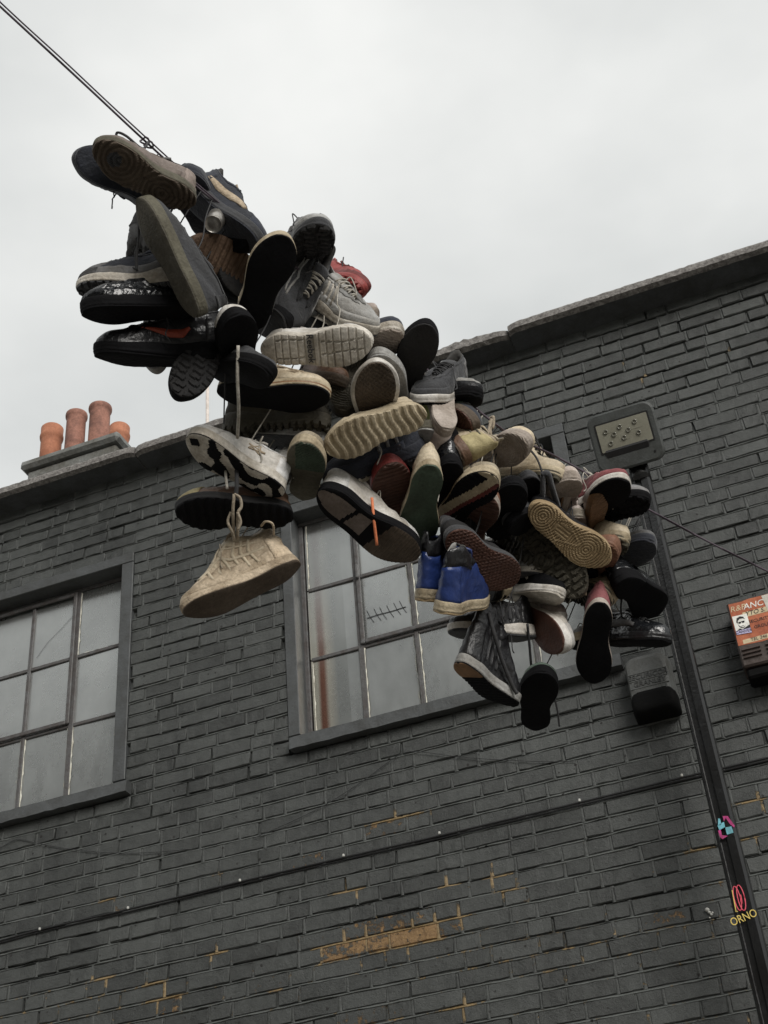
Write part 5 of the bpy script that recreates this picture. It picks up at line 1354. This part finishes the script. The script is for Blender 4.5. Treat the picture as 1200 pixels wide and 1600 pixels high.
shoe("trainer", "black sole with a green-blue toe rim hanging lowest in the bundle", (836, 1118), (846, 1036), 4, -.02, 'court', "blk2 black black green lace", 'flat', s=1, wide=1.08, zones=[('toe_cap', 'green'), ('mudguard', 'lgreen')], cords=[('lace', [(865, 1085, .0), (871, 1110, .0), (874, 1135, .01)], .003)])
# --- right end
shoe("sneaker", "black sneaker with yellow-tan ringed cupsole at the front of the right end", (834, 784), (946, 872), 16, -.14, 'court', "bleather tan tan black lace", 'circles', s=-1, wide=1.05, td=.014, cords=[('lace', [(820, 694, .05), (838, 715, .0), (848, 740, -.02)], .0035), ('dgrey', [(846, 742, -.03), (856, 740, -.03), (862, 760, -.02), (872, 792, .02)], .009), ('dgrey', [(848, 742, -.03), (848, 770, -.02), (846, 785, -.0)], .008)])
shoe("boot", "dark olive boot sole with wide treads behind the tan cupsole", (826, 816), (912, 926), 10, -.05, 'boot', "dolive olive dolive cream wlace", 'lug', s=1, wide=1.12, td=.025, hc=1.3, cords=[('cream', [(905, 880, -.06), (911, 900, -.07), (915, 930, -.06)], .004)])
shoe("boot", "dark brown boot sole beneath the black flat sole", (792, 826), (872, 884), 10, .06, 'boot', "dolive dolive dolive olive lace", 'lug', s=1, wide=1.05, hc=1.2)
shoe("sneaker", "cream sneaker with rounded toe upright behind the knotted grey laces", (836, 790), (890, 732), 46, .02, 'court', "pink psole psole cream wlace", 'flat', s=1, wide=1.05)
shoe("runner", "mauve panelled runner beside the orange sole edge", (880, 838), (896, 752), -70, .05, 'run', "pbrown psole gum pink wlace", 'flat', s=1, deco=('lattice', 'pink'))
shoe("sneaker", "narrow orange gum sole edge between mauve runner and maroon shoe", (918, 830), (924, 764), 40, .0, 'court', "pink gum gum terra lace", 'ribs', s=1, L=.25, wide=.72)
shoe("runner", "maroon and white runner with black sole nearest the floodlight", (894, 790), (975, 736), 46, -.05, 'run', "maroon white black pink wlace", 'flat', s=1, wide=1.1, zones=[('eyestay', 'pink')])
shoe("runner", "black runner with light grey top touching the lamp post", (920, 796), (1007, 764), 52, -.01, 'run', "grey black black lgrey lace", 'lug', s=1, wide=1.05, cords=[('lace', [(935, 790, .0), (938, 805, .0), (942, 818, .02)], .004)])
shoe("sneaker", "cream low shoe with saw tooth sole right of the tan cupsole", (888, 838), (981, 830), 62, .02, 'boot', "cream csole olive cream wlace", 'lug', s=1, hc=.9, td=.03)
shoe("sneaker", "round terracotta toe below the tan cupsole", (920, 890), (958, 836), 8, -.04, 'vulc', "terra terra terra terra lace", 'ribs', s=1, wide=.95)
shoe("runner", "grey and navy toe overlapping the lamp post", (945, 872), (1018, 832), 46, .02, 'run', "grey navy navy lgrey lace", 'flat', s=1)
shoe("boot", "polished black leather boot with wide black sole at the right edge", (958, 885), (1022, 945), 14, -.06, 'boot', "gleather black black bleather lace", 'flat', s=-1, wide=1.15, hc=1.4, td=.01, zones=[('heel_counter', 'gleather')])
shoe("boot", "black soled shoe with rose heel hanging lowest on the right", (938, 930), (924, 1056), -4, -.12, 'court', "rose psole black rose wlace", 'flat', s=-1, wide=1.0, zones=[('heel_counter', 'rose'), ('eyestay', 'yel')], hc=1.3)
shoe("trainer", "glossy black cushioned trainer pointing right just above the grey alarm box", (940, 976), (1042, 984), 82, -.02, 'run', "gleather bleather black bleather lace", 'flat', s=1, wide=1.15, deco=('panel', 'grey'), cords=[('lace', [(972, 930, .0), (970, 950, .0), (972, 965, .0)], .003), ('lace', [(1011, 940, .0), (1010, 955, .0)], .003)])
shoe("boot", "cream boot with dark tread behind the rose heeled shoe", (888, 900), (966, 926), 46, .04, 'boot', "cream csole dolive cream wlace", 'lug', s=1, hc=1.2, td=.03)
shoe("boot", "brown boot hidden in the shade under the polished black boot", (905, 860), (985, 905), 30, .08, 'boot', "brown black dolive brown lace", 'lug', s=1, hc=1.1)
# --- more shoes showing in the gaps
for (nm, lab, h, t, r, dp, st, cl, tr, kw_) in (
    ("sneaker", "small grey shoe upright behind the navy sneaker at the left end", (222, 424), (229, 348), 150, .09, 'run', "grey dgrey dgrey lgrey lace", 'flat', dict(s=1)),
    ("sneaker", "pinkish white lace-up upper behind the white shoe with brown sole", (815, 938), (874, 952), 100, .07, 'court', "pink white rbrown white wlace", 'flat', dict(s=1, L=.27)),
    ("sneaker", "pale olive sole tucked between waffle sole and black runner", (735, 908), (800, 914), 20, .06, 'vulc', "cream csole olive cream wlace", 'flat', dict(s=1, L=.27)),
    ("sneaker", "grey upper showing between camouflage sole and thick black sole", (452, 742), (380, 722), -120, .05, 'court', "grey lgrey dgrey beige wlace", 'flat', dict(s=1, L=.27)),
    ("trainer", "white mesh runner toe peeping out left of the white star sneaker heel", (508, 690), (440, 716), -100, .04, 'run', "white wsole dgrey lgrey wlace", 'flat', dict(s=1, L=.26)),
    ("boot", "silver and gold scuffed boot behind the rose heeled shoe", (936, 1000), (905, 985), -60, .02, 'vulc', "lgrey csole black yel wlace", 'flat', dict(s=1, L=.25)),
    ("sneaker", "washed out pink canvas shoe by the mauve runner", (850, 812), (905, 792), 70, .09, 'vulc', "pink wsole psole pink wlace", 'flat', dict(s=1, L=.26)),
    ("sneaker", "charcoal canvas shoe behind the maroon runner", (890, 752), (948, 770), 80, .08, 'vulc', "dgrey wsole dgrey grey wlace", 'flat', dict(s=1, L=.26)),
    ("sneaker", "brown suede toe above the white outlined sneaker", (540, 752), (592, 724), 80, .07, 'court', "brown csole bsole brown lace", 'flat', dict(s=1, L=.26)),
    ("trainer", "dirty cream runner lying behind the yellow-cream wavy sole", (622, 660), (700, 640), 75, .08, 'run', "cream wsole dgrey grey wlace", 'lug', dict(s=1, L=.27)),
    ("trainer", "worn grey trainer behind the copper brown sole", (715, 800), (790, 790), 80, .08, 'run', "grey wsole dgrey lgrey wlace", 'lug', dict(s=1, L=.27)),
    ("sneaker", "faded navy canvas shoe behind the tan heel", (620, 760), (690, 742), 70, .10, 'vulc', "navy wsole grey navy wlace", 'flat', dict(s=1, L=.26)),
    ("sneaker", "black canvas shoe behind the grey-white quilted sneaker", (470, 470), (540, 520), 60, .10, 'vulc', "dgrey wsole black black wlace", 'flat', dict(s=1, L=.27)),
    ("sneaker", "dark green suede shoe behind the cream striped sole", (660, 800), (730, 776), 60, .10, 'court', "green csole black green lace", 'flat', dict(s=1, L=.26)),
    ("sneaker", "beige canvas shoe behind the dark olive treads", (800, 862), (868, 842), 80, .10, 'vulc', "beige csole bsole beige wlace", 'flat', dict(s=1, L=.26)),
    ("trainer", "black runner between the olive treads and the rose heel", (870, 905), (920, 880), 60, .09, 'run', "dgrey black black grey lace", 'lug', dict(s=1, L=.26)),
    ("sneaker", "white canvas toe between skate shoe rim and lone black sole", (612, 600), (650, 560), 40, .10, 'vulc', "white white psole white wlace", 'flat', dict(s=1, L=.25))):
    shoe(nm, lab, h, t, r, dp, st, cl, tr, **kw_)
# --- dark shoes filling the heart of the bundle
for (h, t, r, dp, lab) in (((420, 470), (330, 430), 30, .14, "black shoe deep in the bundle behind the brown suede sole"),
                           ((380, 470), (460, 500), 40, .12, "black shoe deep in the bundle above the ribbed white sole"),
                           ((440, 640), (520, 720), 60, .12, "dark green-black shoe deep in the bundle behind the tan green sole"),
                           ((560, 690), (650, 760), 40, .10, "black shoe deep in the bundle under the navy striped trainer"),
                           ((690, 760), (740, 840), 20, .06, "black shoe deep in the bundle left of the copper sole"),
                           ((760, 850), (790, 930), 60, .06, "black shoe hanging deep in the bundle beside the waffle sole"),
                           ((700, 640), (680, 730), 30, .10, "black shoe deep in the bundle below the pale green panel"),
                           ((520, 560), (600, 620), 30, .14, "dark shoe deep in the bundle behind the grey flat sole")):
    shoe("sneaker", lab, h, t, r, dp, 'run', "black black blk2 dgrey lace", 'flat', s=1)
# word moulded in the ribbed white sole
e_, sh_, mw_ = reebok
L_ = sh_.L; xz = (.455 - .5) * L_
zz = -(float(sh_.thick(np.array([.455]))[0]) * .88 + .012) * L_
text("Reebok", .027, Matrix(((0, 1 if sh_.mir > 0 else 1, 0, xz), (1, 0, 0, 0), (0, 0, -1, zz - .004), (0, 0, 0, 1))), C['dgrey'], e_, .0015)
# tin can caught among the shoes
cp = at(333, 350, depth0(333) - .02)
r_, u_, w_ = cam_basis(333, 350)
ca = (w_ * .93 - r_ * .2 - u_ * .3).normalized(); cx_ = u_.cross(ca).normalized(); cy_ = ca.cross(cx_)
can = empty("tin_can", mat=Matrix(((cx_.x, cy_.x, ca.x, cp.x), (cx_.y, cy_.y, ca.y, cp.y), (cx_.z, cy_.z, ca.z, cp.z), (0, 0, 0, 1))))
tag(can, "small round tin can end shining between the dark shoes", "can")
MB().lathe([(.026, -.09), (.026, -.008), (.023, .0), (.0245, .002), (.0245, .004), (.0225, .003), (.021, -.004), (.012, -.0015), (.0001, -.001)], 28).build("can_body", C['silver'], can, True)
